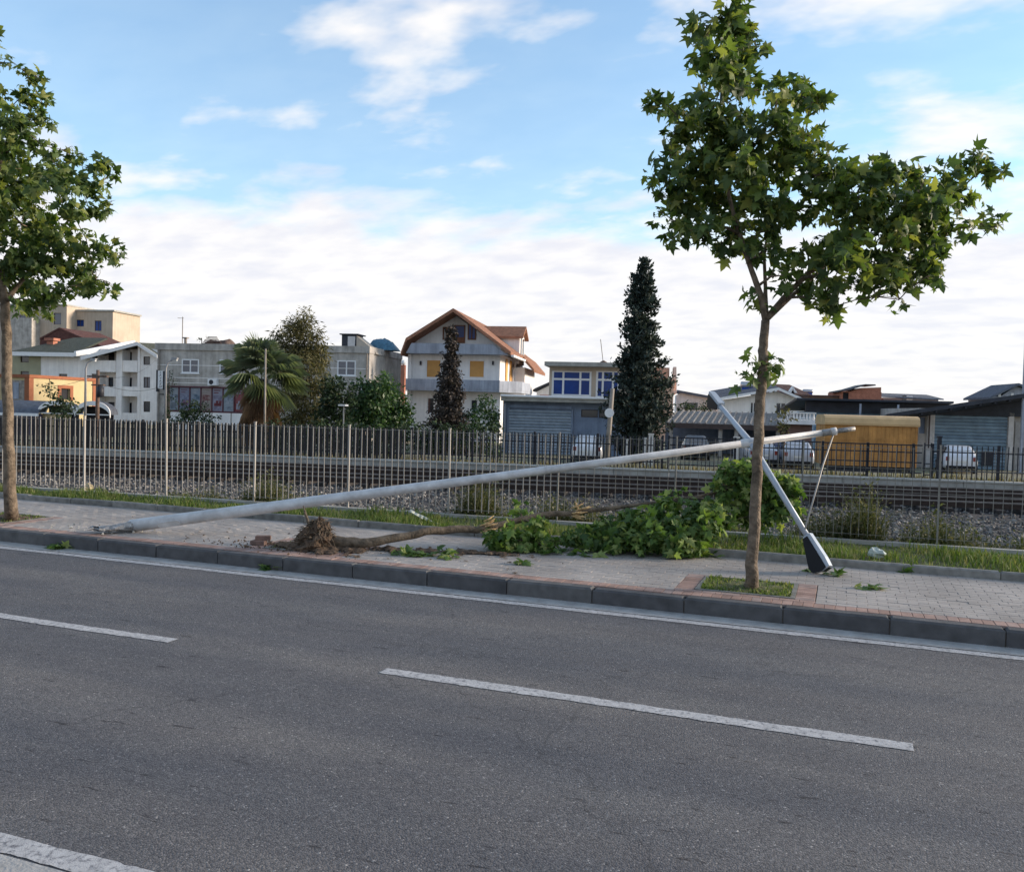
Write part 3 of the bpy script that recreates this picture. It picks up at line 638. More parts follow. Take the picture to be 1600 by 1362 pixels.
for px, w in ((768, 3), (905, 2)):                    # pale torn wood
    b = MB()
    i = min(range(len(P2)-1), key=lambda i: abs(proj(P2[i])[0]-px)); dv = unit(P2[i+1]-P2[i-1])
    for k in range(9):
        o_ = rng.normal(0, .5, 3)*R2[i]; b.tube([P2[i]+o_-dv*(.05+.07*rng.random())-fw*R2[i]*.5, P2[i]+o_*1.3+dv*.02-fw*R2[i]*1.05, P2[i]+o_*1.6+dv*(.05+.07*rng.random())-fw*R2[i]*.5], [.008, .014, .003], 5)
    if w == 2: b.tube([P2[i], P2[i]+np.array([-.05, 0, .12]), at(898, 783, (P2[i]-CAM)@fw)], [.016, .014, .004], 6)
    b.tube([P2[i-1], P2[i+1]], [R2[i]*.3, R2[i]*.3], 6); b.build('torn_wood', M['wood'], ft, True, world=True)
fcl = [(778,850,18,11.1),(800,846,22,11.2),(826,846,20,11.3),(846,850,14,11.3),(765,842,12,11.2),(812,800,11,11.8),(835,822,14,11.6),(868,858,10,11.3),(890,836,14,11.8),(915,845,16,11.7),(938,838,18,11.9),(960,845,24,11.8),(985,838,26,11.9),(1010,848,22,11.7),(1000,815,22,12.2),(1030,832,28,11.95),(1045,800,22,12.4),(1055,845,24,11.8),(1075,820,26,12.2),(1090,795,22,12.6),(1100,828,22,12.2),(1112,806,20,12.5),(1052,778,14,12.7),(1085,852,14,11.9),(1138,738,15,13.1),(1160,730,17,13.2),(1150,758,22,13.1),(1185,742,20,13.2),(1178,775,24,13.1),(1205,768,20,13.15),(1228,772,15,13.1),(1212,798,18,13.1),(1160,798,18,13.1),(1185,812,14,13.1),(1238,790,9,13.0),(975,806,12,12.3),(1130,815,12,12.6),(1125,790,14,12.9),(1135,765,14,13.0),(1195,790,18,13.1),(1222,750,14,13.15),(1170,755,20,13.1),(1240,775,10,13.05),(870,842,10,11.5),(948,818,12,12.1)]
cl = []
for x, y, r, yy in fcl:
    p = ony(x, y, yy); rr = 1.12*r/F*((p-CAM)@fw); p[2] = max(p[2], PZ+.07+rr*.35); cl.append((p, rr))
br = MB(); skeleton(br, [(p, r) for p, r in zip(P2[20:], R2[20:])], cl, .02, rmin=.004); br.build('branches', M['bark'], ft, True, rnd=True, world=True)['kind'] = 'stuff'
cr_ = crown_leaves('crown', cl, np.mean([c for c, r in cl], axis=0), .108, 2500, M['leaf2'], ft, droop=.75)
me = cr_.data; co = np.empty(len(me.vertices)*3); me.vertices.foreach_get('co', co); co = co.reshape(-1, 3); co[:, 2] = np.maximum(co[:, 2], .012+.02*rng.random(len(co))); me.vertices.foreach_set('co', co.ravel())
# root plate, roots
rc = onz(492, 858, PZ); mound = MB(); K1, K2 = 14, 22
V = []
for i in range(K1+1):
    th = i/K1*math.pi*.5
    for j in range(K2):
        a = 2*math.pi*j/K2; r_ = (1+.16*math.sin(3*a+i)+.12*math.sin(5*a-2*i)+.10*rng.normal())
        V.append((rc[0]+math.cos(a)*math.sin(th)**1.5*.25*r_+.05*math.cos(th), rc[1]+math.sin(a)*math.sin(th)**1.5*.21*r_, PZ-.02+.40*math.cos(th)**.9*(1+.14*rng.normal())))
mound.v = V
for i in range(K1):
    for j in range(K2): mound.f.append((i*K2+j, i*K2+(j+1) % K2, (i+1)*K2+(j+1) % K2, (i+1)*K2+j)); mound.r.append(0)
mound.build('root_ball', M['soil'], ft, world=True)
rt = MB()
for k in range(230):
    a = rng.random()*6.28; th = rng.uniform(.2, 1.45); p = np.array([rc[0]+math.cos(a)*math.sin(th)**1.5*.24+.05*math.cos(th), rc[1]+math.sin(a)*math.sin(th)**1.5*.20, PZ+.39*math.cos(th)**.9])
    d = unit(np.array([math.cos(a), math.sin(a), .4])+rng.normal(0, .6, 3)); l_ = .04+.11*rng.random()
    e = p+d*l_+np.array([0, 0, -.04]); e[2] = max(e[2], PZ+.005); rt.tube([p-d*.05, p+d*l_*.5, e], [.008*rng.random()+.004, .005, .002], 5)
rt.build('roots', M['bark'], ft, True, rnd=True, world=True)
bsr = MB(); bsr.tube([rc+np.array([0, 0, .25]), ony(484, 822, 10.25), ony(477, 802, 10.22), ony(474, 790, 10.2)], [.030, .024, .018, .006], 8, jit=.08); bsr.build('broken_root', M['bark'], ft, True, rnd=True, world=True)

# ---- spilled soil
gx, gy = np.meshgrid(np.arange(-8.9, -3.2, .03), np.arange(9.48, 11.2, .03), indexing='ij')
hs = np.zeros_like(gx)-.016
for px, py, rx, ry, hh in ((495,858,.36,.19,.09),(452,853,.34,.12,.045),(545,859,.36,.14,.06),(610,860,.42,.13,.045),(680,863,.42,.12,.042),(745,865,.40,.13,.044),(800,868,.3,.10,.034),(520,866,.4,.10,.035),(425,848,.25,.09,.03)):
    c = onz(px, py, PZ); hs += hh*np.exp(-((gx-c[0])/rx)**2-((gy-c[1])/ry)**2)
hs += (nz2(gx, gy, 9)-.5)*.036+(nz2(gx, gy, 23)-.5)*.028+rng.normal(0, .006, gx.shape)
ok = hs > 0; idx = np.arange(gx.size).reshape(gx.shape); Fc = []
for i in range(gx.shape[0]-1):
    for j in range(gx.shape[1]-1):
        if ok[i, j] and ok[i+1, j] and ok[i+1, j+1] and ok[i, j+1]: Fc.append((idx[i, j], idx[i+1, j], idx[i+1, j+1], idx[i, j+1]))
so_ = mesh_np('spilled_soil', np.stack([gx.ravel(), gy.ravel(), PZ+.006+np.maximum(hs.ravel(), 0)], 1), np.array(Fc), M['soil'], None); tag(so_, 'brown soil torn out and smeared over the pavers round the root ball', 'soil', kind='stuff')
def clods(n, xs, ys, z, m, lo, hi, name, label, cat):
    x = rng.normal(xs[1], xs[2], n) if xs[0] == 'n' else rng.uniform(*xs, n); yv = np.clip(rng.normal(ys[1], ys[2], n), 9.5, 12.1) if ys[0] == 'n' else rng.uniform(*ys, n); s_ = lo+(hi-lo)*rng.random(n)**2.5
    d = oct_[None]*(.6+.6*rng.random((n, 6, 1)))+rng.normal(0, .15, (n, 6, 3)); V = np.stack([x, yv, np.full(n, z)+s_*.4], 1)[:, None]+d*s_[:, None, None]
    o = mesh_np(name, V.reshape(-1, 3), (np.arange(n)[:, None, None]*6+of[None]).reshape(-1, 3), m, None, np.repeat(rng.random(n), 8)); tag(o, label, cat, kind='stuff'); return o
clods(520, ('n', -6.9, .6), ('n', 10.0, .24), PZ, M['soil'], .004, .022, 'soil_crumbs', 'small soil crumbs strewn over the pavement beside the uprooted tree', 'soil')
clods(55, (-11, 2), (9.6, 12.1), PZ, M['soil'], .004, .011, 'pavement_grit', 'tiny dark bits of debris scattered along the whole pavement', 'debris')
clods(50, (-11, -9.4), (9.6, 10.4), PZ, M['concrete'], .008, .035, 'concrete_crumbs', 'crumbs of broken concrete around the torn foot of the lamp', 'rubble')

# ---- small loose things
def sprig(px, py, z, n, spread, label, size=.12):
    c = onz(px, py, z); o = thing('leafy_sprig', label, 'leaves', c, rng.random()*6, 'torn leafy sprigs lying about')
    P = c+np.stack([rng.normal(0, spread, n), rng.normal(0, spread*.45, n), .012+np.abs(rng.normal(0, spread*.28, n))], 1)
    A = rng.normal(0, 1, (n, 3)); A[:, 2] = .1*np.abs(A[:, 2]); Nn = rng.normal(0, .5, (n, 3))+np.array([0, 0, 1.])
    lv = leaves('leaf', P, Nn, A, size*(.6+.6*rng.random(n)), LEAF, M['leaf2'], o)
    b = MB()
    for k in range(3): b.tube([c+np.array([0, 0, .008]), c+np.append(rng.normal(0, spread*.9, 2), .03)], [.004, .002], 4)
    b.build('twig', M['bark'], o, rnd=True, world=True)
    me = lv.data; q = np.empty(len(me.vertices)*3); me.vertices.foreach_get('co', q); q = q.reshape(-1, 3); q[:, 2] = np.maximum(q[:, 2], .004); me.vertices.foreach_set('co', q.ravel())
sprig(95, 857, .004, 22, .10, 'flattened green sprig lying in the gutter below the left tree')
sprig(421, 889, .004, 14, .07, 'small green sprig lying against the kerb below the root ball')
sprig(645, 868, PZ, 26, .09, 'upright light green sprig standing on the soil smear')
sprig(690, 870, PZ, 12, .13, 'wilted leaves lying right of the upright sprig on the soil')
sprig(817, 882, PZ, 8, .05, 'small leaf tuft on the grey pavers below the torn trunk')
sprig(912, 868, PZ, 10, .10, 'loose leaves in front of the gap in the fallen crown')
sprig(1100, 868, PZ, 20, .17, 'loose leaves spread below the right end of the fallen crown')
sprig(1357, 920, PZ, 8, .08, 'pale torn leaf on the grey pavers right of the lamp head')
sprig(1308, 899, PZ, 5, .06, 'few leaf shreds right under the fallen lamp head')
sprig(1262, 892, PZ, 5, .05, 'small leaf shreds left of the fallen lamp head')
sprig(1415, 894, PZ, 5, .06, 'thin leaf shred near the edging on the far right')
sprig(700, 873, PZ, 5, .10, 'dark leaf bits at the edge of the soil smear')
M['loosebrick'] = mat('loose_red_paver', (.17, .11, .09), .9, .25, 9, .4, 50)
c = onz(404, 851, PZ)
for (dx, dy, dz, rz, lab) in ((0, 0, .0, .2, 'loose red paver lying flat left of the root ball'), (.03, .06, .062, .5, 'loose red paver lying on top of another left of the root ball')):
    b = chamfer_box(.2, .1, .06, .006); b.v = [(x*math.cos(rz)-y*math.sin(rz), x*math.sin(rz)+y*math.cos(rz), z) for x, y, z in b.v]
    o = b.build('loose_paver', M['loosebrick']); o.location = (c[0]+dx, c[1]+dy, PZ+dz); tag(o, lab, 'paver', 'loose pavers by the root ball')
def crumple(px, py, z, sx, sy, sz, m, name, label, cat, yplane=None):
    c = onz(px, py, z); b = MB(); K1, K2 = 6, 10; V = []
    for i in range(K1+1):
        th = i/K1*math.pi
        for j in range(K2):
            a = 2*math.pi*j/K2; r_ = 1+.3*rng.normal()*.6
            V.append((math.cos(a)*math.sin(th)*sx*r_, math.sin(a)*math.sin(th)*sy*r_, max(.003, sz+sz*math.cos(th)*r_)))
    b.v = V
    for i in range(K1):
        for j in range(K2): b.f.append((i*K2+j, i*K2+(j+1) % K2, (i+1)*K2+(j+1) % K2, (i+1)*K2+j)); b.r.append(0)
    o = b.build(name, m); o.location = c; tag(o, label, cat)
M['plastic'] = mat('pale_plastic', (.42, .46, .42), .35, .2, 14, .3, 30); M['paper'] = mat('white_paper', (.7, .7, .7), .8, .1, 5)
M['fieldstone'] = mat('yellowish_stone', (.40, .33, .20), .9, .3, 9, .6, 30)
crumple(609, 826, PZ, .09, .05, .018, M['paper'], 'crumpled_paper', 'crumpled white paper on the paving beside the edging', 'litter')
crumple(1368, 872, PZ+.05, .11, .09, .075, M['plastic'], 'plastic_bag', 'pale green plastic bag lying in the grass on the right', 'litter')
crumple(137, 769, PZ+.06, .12, .10, .085, M['fieldstone'], 'field_stone', 'yellowish stone at the foot of a fence post on the left', 'stone')
c = onz(662, 818, PZ+.04); b = MB(); K = 8
for i in range(K):
    for j in range(3):
        q = lambda u, w: (-.26+.5*u, .10*math.sin(u*3)+.05*w, .015+.16*(1-u)**2.4+w*.05*(1-u)+.012*math.sin(u*9+w*4))
        b.poly([q(i/K, j/3), q((i+1)/K, j/3), q((i+1)/K, (j+1)/3), q(i/K, (j+1)/3)])
o = b.build('plastic_litter', M['plastic'], smooth=True); o.location = c; o.modifiers.new('thick', 'SOLIDIFY').thickness = .006
tag(o, 'bent clear grey plastic panel stuck in the grass behind the trunk', 'litter')
# weeds behind the fence
M['weed'] = ramp_mat('weeds', [(.035, .045, .018), (.06, .075, .028), (.10, .105, .045), (.17, .15, .08)], .75, .2)
PP, HH = [], []
for px, py, w, h, n in ((310,778,40,.35,500),(350,782,35,.45,600),(455,785,60,.75,1500),(500,790,30,.4,400),(765,808,45,.95,1500),(740,805,20,.5,300),(880,815,60,.65,1200),(930,815,50,.6,900),(985,820,40,.4,500),(1100,826,40,.4,400),(1160,830,60,.5,700),(1280,838,70,.6,1300),(1330,845,50,.9,1300),(1355,846,26,1.15,700),(1420,850,20,.6,300),(1455,852,30,.75,700),(1500,856,40,.6,600),(1550,860,40,.35,400),(1590,860,30,.5,400),(200,772,80,.18,300),(60,766,60,.22,300),(620,800,60,.15,200)):
    for k in range(n):
        x_ = px+rng.normal(0, w*.5); q = onz(x_, py, .15); q = np.array([q[0], max(fence_y(q[0])+.15, fence_y(q[0])+.15+abs(rng.normal(0, .35))), .02]); PP.append(q); HH.append(h*(.2+.95*rng.random()**1.7)*math.exp(-((x_-px)/w)**2))
tag(blades('weeds', np.array(PP)[::2], np.array(HH)[::2], .9, M['weed'], w=.009), 'rank green and dry weeds behind the bar fence', 'weeds')
PP = PP*3; HH = HH*3; m_ = len(PP); PPa = np.array(PP)+np.stack([rng.normal(0, .09, m_), rng.normal(0, .09, m_), np.array(HH)*rng.random(m_)*1.05], 1)
lo_ = leaves('weed_leaves', PPa, rng.normal(0, .6, (m_, 3))+np.array([0, 0, .8]), rng.normal(0, 1, (m_, 3)), .025+.05*rng.random(m_), SIMPLE, M['weed'], kind='stuff'); tag(lo_, 'small leaves of the weeds growing behind the bar fence', 'weeds')
# ================================================================== BEYOND THE RAILWAY
def plane_hit(px, py, o, nrm):
    r = ray(px, py); k = ((o-CAM)@nrm)/(r@nrm); return CAM+r*k
E1_3 = np.array([E1[0], E1[1], 0]); E2_3 = np.array([E2[0], E2[1], 0])
def ont(px, py, t): return plane_hit(px, py, np.array(rl(0, t, 0)), E2_3)
class Fac:
    """a building front parallel to the railway: local x along the front, y into the building, z up from its foot"""
    def __init__(s, name, label, cat, px, depth, zb=-.82, group=None):
        o = at(px, 660, depth); s.o = np.array([o[0], o[1], zb]); s.root = thing(name, label, cat, s.o, RA, group)
    def uz(s, px, py, y=0.):
        p = plane_hit(px, py, s.o+E2_3*y, E2_3)-s.o; return p@E1_3, p[2]
    def yz(s, px, py, u): p = plane_hit(px, py, s.o+E1_3*u, E1_3)-s.o; return p@E2_3, p[2]
    def rect(s, r, y=0.):
        x0, y0, x1, y1 = r; u0 = s.uz(x0, (y0+y1)/2, y)[0]; u1 = s.uz(x1, (y0+y1)/2, y)[0]; z1 = s.uz((x0+x1)/2, y0, y)[1]; z0 = s.uz((x0+x1)/2, y1, y)[1]
        return u0, u1, max(z0, 0.), z1
    def box(s, name, r, y0, y1, m, parent=None, foot=False):
        u0, u1, z0, z1 = s.rect(r, y0); z0 = 0 if foot else z0
        return MB().box((u0, y0, z0), (u1, y1, z1)).build(name, m, parent or s.root)
    def part(s, name, b, m, parent=None, **k): return b.build(name, m, parent or s.root, **k)
    def wall(s, r, m, holes=(), y=0., deep=6., th=.22, foot=True, name='wall', back=None):
        u0, u1, z0, z1 = s.rect(r, y); z0 = 0 if foot else z0
        hs = [s.rect(h, y) for h in holes]; hs = [(max(a, u0+.02), min(b, u1-.02), max(c, z0+.02), min(d, z1-.02)) for a, b, c, d in hs]
        us = sorted({u0, u1, *[h[0] for h in hs], *[h[1] for h in hs]}); zs = sorted({z0, z1, *[h[2] for h in hs], *[h[3] for h in hs]}); b = MB()
        for a, c in zip(us, us[1:]):
            for d, e in zip(zs, zs[1:]):
                mu, mz = (a+c)/2, (d+e)/2
                if any(h[0] < mu < h[1] and h[2] < mz < h[3] for h in hs): continue
                b.poly([(a, y, d), (c, y, d), (c, y, e), (a, y, e)])
        for a, c, d, e in hs:
            b.poly([(a, y, d), (a, y, e), (a, y+th, e), (a, y+th, d)]); b.poly([(c, y, e), (c, y, d), (c, y+th, d), (c, y+th, e)])
            b.poly([(a, y, e), (c, y, e), (c, y+th, e), (a, y+th, e)]); b.poly([(c, y, d), (a, y, d), (a, y+th, d), (c, y+th, d)])
        b.poly([(u0, y, z0), (u0, y, z1), (u0, y+deep, z1), (u0, y+deep, z0)]); b.poly([(u1, y, z1), (u1, y, z0), (u1, y+deep, z0), (u1, y+deep, z1)])
        b.poly([(u0, y, z1), (u1, y, z1), (u1, y+deep, z1), (u0, y+deep, z1)]); b.poly([(u1, y+deep, z0), (u0, y+deep, z0), (u0, y+deep, z1), (u1, y+deep, z1)])
        w = b.build(name, m, s.root); return w, hs
    def window(s, h, mf, mg, y=0., nv=2, nh=1, fw_=.07, rec=.10, sill=None, name='window'):
        u0, u1, z0, z1 = h; b = MB(); f = fw_; ya, yb = y+rec, y+rec+.07
        b.box((u0, ya, z0), (u1, yb, z0+f)).box((u0, ya, z1-f), (u1, yb, z1)).box((u0, ya, z0+f), (u0+f, yb, z1-f)).box((u1-f, ya, z0+f), (u1, yb, z1-f))
        for i in range(1, nv): x = u0+(u1-u0)*i/nv; b.box((x-f/2, ya, z0+f), (x+f/2, yb, z1-f))
        for i in range(1, nh): z = z0+(z1-z0)*i/nh; b.box((u0+f, ya+.004, z-f/2), (u1-f, yb-.004, z+f/2))
        w = b.build(name, mf, s.root)
        MB().poly([(u0+f*.5, y+rec+.045, z0+f*.5), (u1-f*.5, y+rec+.045, z0+f*.5), (u1-f*.5, y+rec+.045, z1-f*.5), (u0+f*.5, y+rec+.045, z1-f*.5)]).build('pane', mg, w)
        if sill: MB().box((u0-.08, y-.08, z0-.07), (u1+.08, y+.06, z0-.003)).build('sill', sill, w)
        return w
    def shutter_door(s, r, m, y=0., pitch=.16, mframe=None):
        u0, u1, z0, z1 = s.rect(r, y); n = int((z1-z0)/pitch); d = MB().box((u0-.12, y-.06, 0), (u0, y+.05, z1)).box((u1, y-.06, 0), (u1+.12, y+.05, z1)).box((u0, y-.1, z1), (u1, y+.05, z1+.2)).build('roller_door', mframe or m, s.root)
        w = (u1-u0); b = MB(); b.prism([(-w/2, 0, 0), (-w/2, -.05, pitch*.35), (-w/2, -.05, pitch*.7), (-w/2, 0, pitch*.93)], (w, 0, 0)); me = shared('slat', b, m)
        for i in range(n): piece('slat', me, d, (u0+w/2, y, i*pitch), rnd=rng.random())
        return d
# ---- materials for the buildings
M['conc_panel'] = mat('weathered_panel', (.40, .37, .33), .9, .22, 1.1, .15, 12, second=(.46, .425, .385), streak=.28)
M['render_warm'] = mat('warm_render', (.46, .40, .33), .9, .12, .8)  # warm tone, also imitates sunlight on the grey block's side wall
M['white'] = mat('white_render', (.82, .79, .76), .9, .10, .7, .1, 20, streak=.14); M['whitefac'] = mat('house_render', (.80, .785, .77), .9, .08, .9, streak=.12)
M['bluegrey'] = mat('blue_grey_render', (.33, .36, .42), .85, .16, 1.2, streak=.3); M['garage'] = mat('garage_wall', (.19, .24, .33), .85, .18, 1.2, streak=.25)
M['winwhite'] = mat('white_frame', (.72, .72, .72), .5, .06, 3); M['glassdark'] = glass_mat('dark_pane', (.03, .035, .045)); M['curtain'] = glass_mat('curtained_pane', (.11, .115, .14), .25)
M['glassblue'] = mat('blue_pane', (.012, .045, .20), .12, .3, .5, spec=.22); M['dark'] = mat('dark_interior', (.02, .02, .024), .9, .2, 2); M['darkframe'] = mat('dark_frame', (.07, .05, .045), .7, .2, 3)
M['shutter_orange'] = mat('orange_shutter', (.55, .29, .09), .6, .10, 2, .2, 30); M['brownwood'] = mat('brown_door', (.17, .07, .035), .6, .2, 6)
M['slat'] = ramp_mat('roller_slat', [(.24, .30, .37), (.28, .34, .41), (.32, .38, .45)], .5, grain=.15, gscale=3); M['slatdark'] = ramp_mat('blue_roller_slat', [(.15, .22, .29), (.18, .26, .33), (.22, .30, .37)], .5, grain=.2, gscale=2)
M['bluesheet'] = mat('blue_sheet', (.22, .38, .52), .5, .12, 1); M['roofdark'] = mat('dark_sheet_roof', (.030, .034, .045), .6, .3, 2); M['yellow'] = mat('yellow_render', (.45, .36, .20), .9, .1, 1)
M['orange_trim'] = mat('orange_trim', (.27, .10, .05), .85, .12, 2); M['beige'] = mat('beige_render', (.46, .38, .30), .9, .1, .6, streak=.15); M['khaki'] = mat('khaki_render', (.33, .32, .22), .9, .1, 1)
M['brick'] = mat('hollow_brick', (.36, .15, .10), .9, .25, 2.5, .4, 12); M['wagon'] = mat('ochre_paint', (.44, .215, .065), .7, .22, 1.2, .15, 8, second=(.50, .25, .075), streak=.30); M['wagon_top'] = mat('tan_cover', (.56, .38, .20), .8, .15, 1.5, .2, 6)
M['peach'] = mat('peach_render', (.58, .38, .28), .9, .1, 1); M['stonepatch'] = mat('grey_stonework', (.26, .23, .20), .9, .4, 3, .7, 6); M['purple'] = mat('slate_wall', (.10, .085, .12), .85, .2, 2)
M['pole'] = mat('weathered_pole', (.24, .21, .18), .8, .2, 3, .3, 40); M['lamppost'] = mat('grey_lamp_post', (.30, .30, .31), .6, .1, 3, metallic=.3); M['blackbar'] = mat('black_bar', (.022, .023, .03), .55, .25, 5); M['palis'] = mat('dark_palisade', (.024, .022, .022), .7, .4, 3)
M['post_white'] = mat('white_post', (.5, .48, .46), .85, .15, 3); M['tarp'] = mat('blue_tarp', (.06, .15, .22), .5, .35, 5, .5, 6); M['timber'] = mat('old_timber', (.11, .075, .06), .9, .4, 4, .6, 8); M['tank'] = mat('steel_tank', (.42, .43, .45), .35, .1, 4, metallic=.6)
def roof_mat(name, base, sc=9., dist=.6):
    m = mat(name, base, .85, .28, 3., 0); t = m.node_tree; n = t.nodes; l = t.links
    tc_ = n.new('ShaderNodeTexCoord'); w = n.new('ShaderNodeTexWave'); w.inputs['Scale'].default_value = sc; w.inputs['Distortion'].default_value = dist; w.bands_direction = 'Y'; l.new(tc_.outputs['Object'], w.inputs['Vector'])
    w2 = n.new('ShaderNodeTexWave'); w2.inputs['Scale'].default_value = sc*.45; w2.bands_direction = 'Z'; l.new(tc_.outputs['Object'], w2.inputs['Vector'])
    ad = n.new('ShaderNodeMath'); l.new(w.outputs['Fac'], ad.inputs[0]); l.new(w2.outputs['Fac'], ad.inputs[1]); bu = n.new('ShaderNodeBump'); bu.inputs['Strength'].default_value = .8; bu.inputs['Distance'].default_value = .06
    l.new(ad.outputs[0], bu.inputs['Height']); l.new(bu.outputs[0], n['Principled BSDF'].inputs['Normal']); return m
M['tile'] = roof_mat('terracotta_tiles', (.44, .215, .135)); M['tilered'] = roof_mat('dark_red_tiles', (.14, .06, .05)); M['tilegreen'] = roof_mat('mossy_roof', (.10, .11, .085)); M['tilegrey'] = roof_mat('slate_roof', (.15, .17, .21)); M['tilebrown'] = roof_mat('brown_tiles', (.15, .085, .075)); M['sheet'] = roof_mat('ribbed_sheet', (.40, .38, .36))

# ---- far fences on the platform
def pale_mesh(w, h, d, m, point):
    b = MB(); b.prism([(-w/2, 0, 0), (w/2, 0, 0), (w/2, 0, h-point), (w*.1, 0, h), (-w*.1, 0, h), (-w/2, 0, h-point)] if point else [(-w/2, 0, 0), (w/2, 0, 0), (w/2, 0, h), (-w/2, 0, h)], (0, d, 0)); return shared('pale', b, m)
def s_of(px, py, t): p = ont(px, py, t); return (p[:2]-RO)@E1
def far_fence(name, label, px0, px1, t, spacing, w, h, m, point, rails, zoff=-.03, postevery=2.4):
    s0, s1 = s_of(px0, 700, t), s_of(px1, 700, t); f = thing(name, label, 'fence', rl(s0, t, zoff), RA); me = pale_mesh(w, h, .02, m, point); L_ = s1-s0; n = min(299, int(L_/spacing))
    for i in range(n): piece('pale', me, f, (i*spacing+rng.normal(0, .004), rng.normal(0, .004), rng.normal(.03, .008)), (0, rng.normal(0, .012), 0))
    for z in rails: MB().box((0, .022, z), (L_, .055, z+.045)).build('rail', m, f)
    x = 0.
    pm_ = shared('post', MB().box((-.04, .022, -.1), (.04, .10, h+.06)), m)
    while x < L_: piece('post', pm_, f, (x, 0, 0)); x += postevery
    return f
hp = ont(300, 660, .8)[2]+.03; hr = ont(1500, 697, .8)[2]+.03
far_fence('palisade_fence', 'dark palisade fence with pointed pales on the platform at the left', -25, 640, .8, .135, .10, hp, M['palis'], .10, (.25, hp-.35))
far_fence('palisade_fence', 'thin black palisade fence in front of the blue grey garage', 643, 1042, .8, .135, .045, (hp+hr)/2, M['blackbar'], .08, (.25, hp-.35))
far_fence('bar_railing', 'black bar railing in front of the open carport and parked cars', 1045, 1283, .8, .15, .022, hr, M['blackbar'], 0, (.18, hr-.3, hr-.03))
far_fence('bar_railing', 'black framed bar railing in front of the ochre wagon body', 1286, 1442, .8, .158, .022, hr-.02, M['blackbar'], 0, (.18, .55, hr-.3, hr-.04), postevery=1.55)
far_fence('palisade_fence', 'black pale fence in front of the shed on the far right', 1458, 1640, .8, .165, .035, hr, M['blackbar'], .05, (.3, hr-.25), postevery=2.2)
s_ = s_of(1466, 720, .8); gp = thing('gate_post', 'tall dark gate post between the two black fences', 'post', rl(s_, .75, -.05), RA); MB().box((-.06, -.06, 0), (.06, .06, hr+.32)).build('shaft', M['blackbar'], gp); MB().box((-.08, -.08, hr+.32), (.08, .08, hr+.36)).build('cap', M['blackbar'], gp)
s_ = s_of(1449, 720, .8); gp = thing('gate_leaf', 'narrow dark gate leaf beside the tall gate post', 'gate', rl(s_-.12, .8, 0), RA); MB().box((0, 0, .05), (.04, .04, hr+.05)).box((.22, 0, .05), (.26, .04, hr+.05)).build('frame', M['blackbar'], gp); [MB().box((.045, .01, z), (.215, .03, z+.04)).build('bar', M['blackbar'], gp) for z in (.1, .5, hr-.05)]

# ---- two-storey grey block
g = Fac('grey_building', 'two-storey grey panel building with shop posters on its ground floor', 'building', 245, 72); win = [(284, 561, 311, 583), (343, 562, 371, 584), (527, 563, 556, 587)]
front = (245, 549, 576, 690); shop = (262, 606, 383, 642)
w, hs = g.wall(front, M['conc_panel'], win+[shop], deep=9.)
for h in hs[:3]: g.window(h, M['winwhite'], M['curtain'], nv=2, fw_=.10, rec=-.02, sill=M['winwhite'])
u0, u1, z0, z1 = g.rect((244, 538.5, 577, 549)); g.part('parapet', MB().box((u0-.05, -.12, z0), (u1+.08, .25, z1)).box((u1-.15, .25, z0), (u1+.08, 9.1, z1)).box((u0-.05, .25, z0), (u0+.2, 9.1, z1)), M['conc_panel'])
topz_ = z0; g.part('side_wall_sun_tint', MB().box((u1-.03, .02, 0), (u1+.02, 9., z0)), M['render_warm'])  # right side wall in a warmer tone, low sunlight put into its colour
for yy in (573, 593, 601):
    a, b_, c, d = g.rect((246, yy-.4, 575, yy+.4)); g.part('joint_strip', MB().box((a, -.012, c), (b_, .01, c+.05)), M['white'])
g.part('roof', MB().box((u0+.2, .25, z0-.1), (u1-.15, 9., z0+.05)), M['conc_panel'])
su0, su1, sz0, sz1 = hs[3]; PC = [[(.55, .62, .70), (.06, .15, .30), (.45, .52, .6)], [(.42, .44, .58), (.05, .14, .33), (.35, .2, .3)], [(.45, .52, .62), (.06, .19, .33), (.6, .64, .7)], [(.6, .5, .48), (.30, .04, .05), (.5, .45, .40)], [(.5, .5, .62), (.25, .2, .35), (.28, .06, .08)], [(.5, .58, .66), (.1, .14, .25), (.55, .6, .68)], [(.35, .07, .09), (.5, .25, .25), (.55, .55, .65)]]
sw = (su1-su0)/7; PC = [[tuple(c_*.45 for c_ in q_) for q_ in w_] for w_ in PC]; M['shopframe'] = mat('dark_red_shop_frame', (.10, .04, .05), .7, .2, 3)
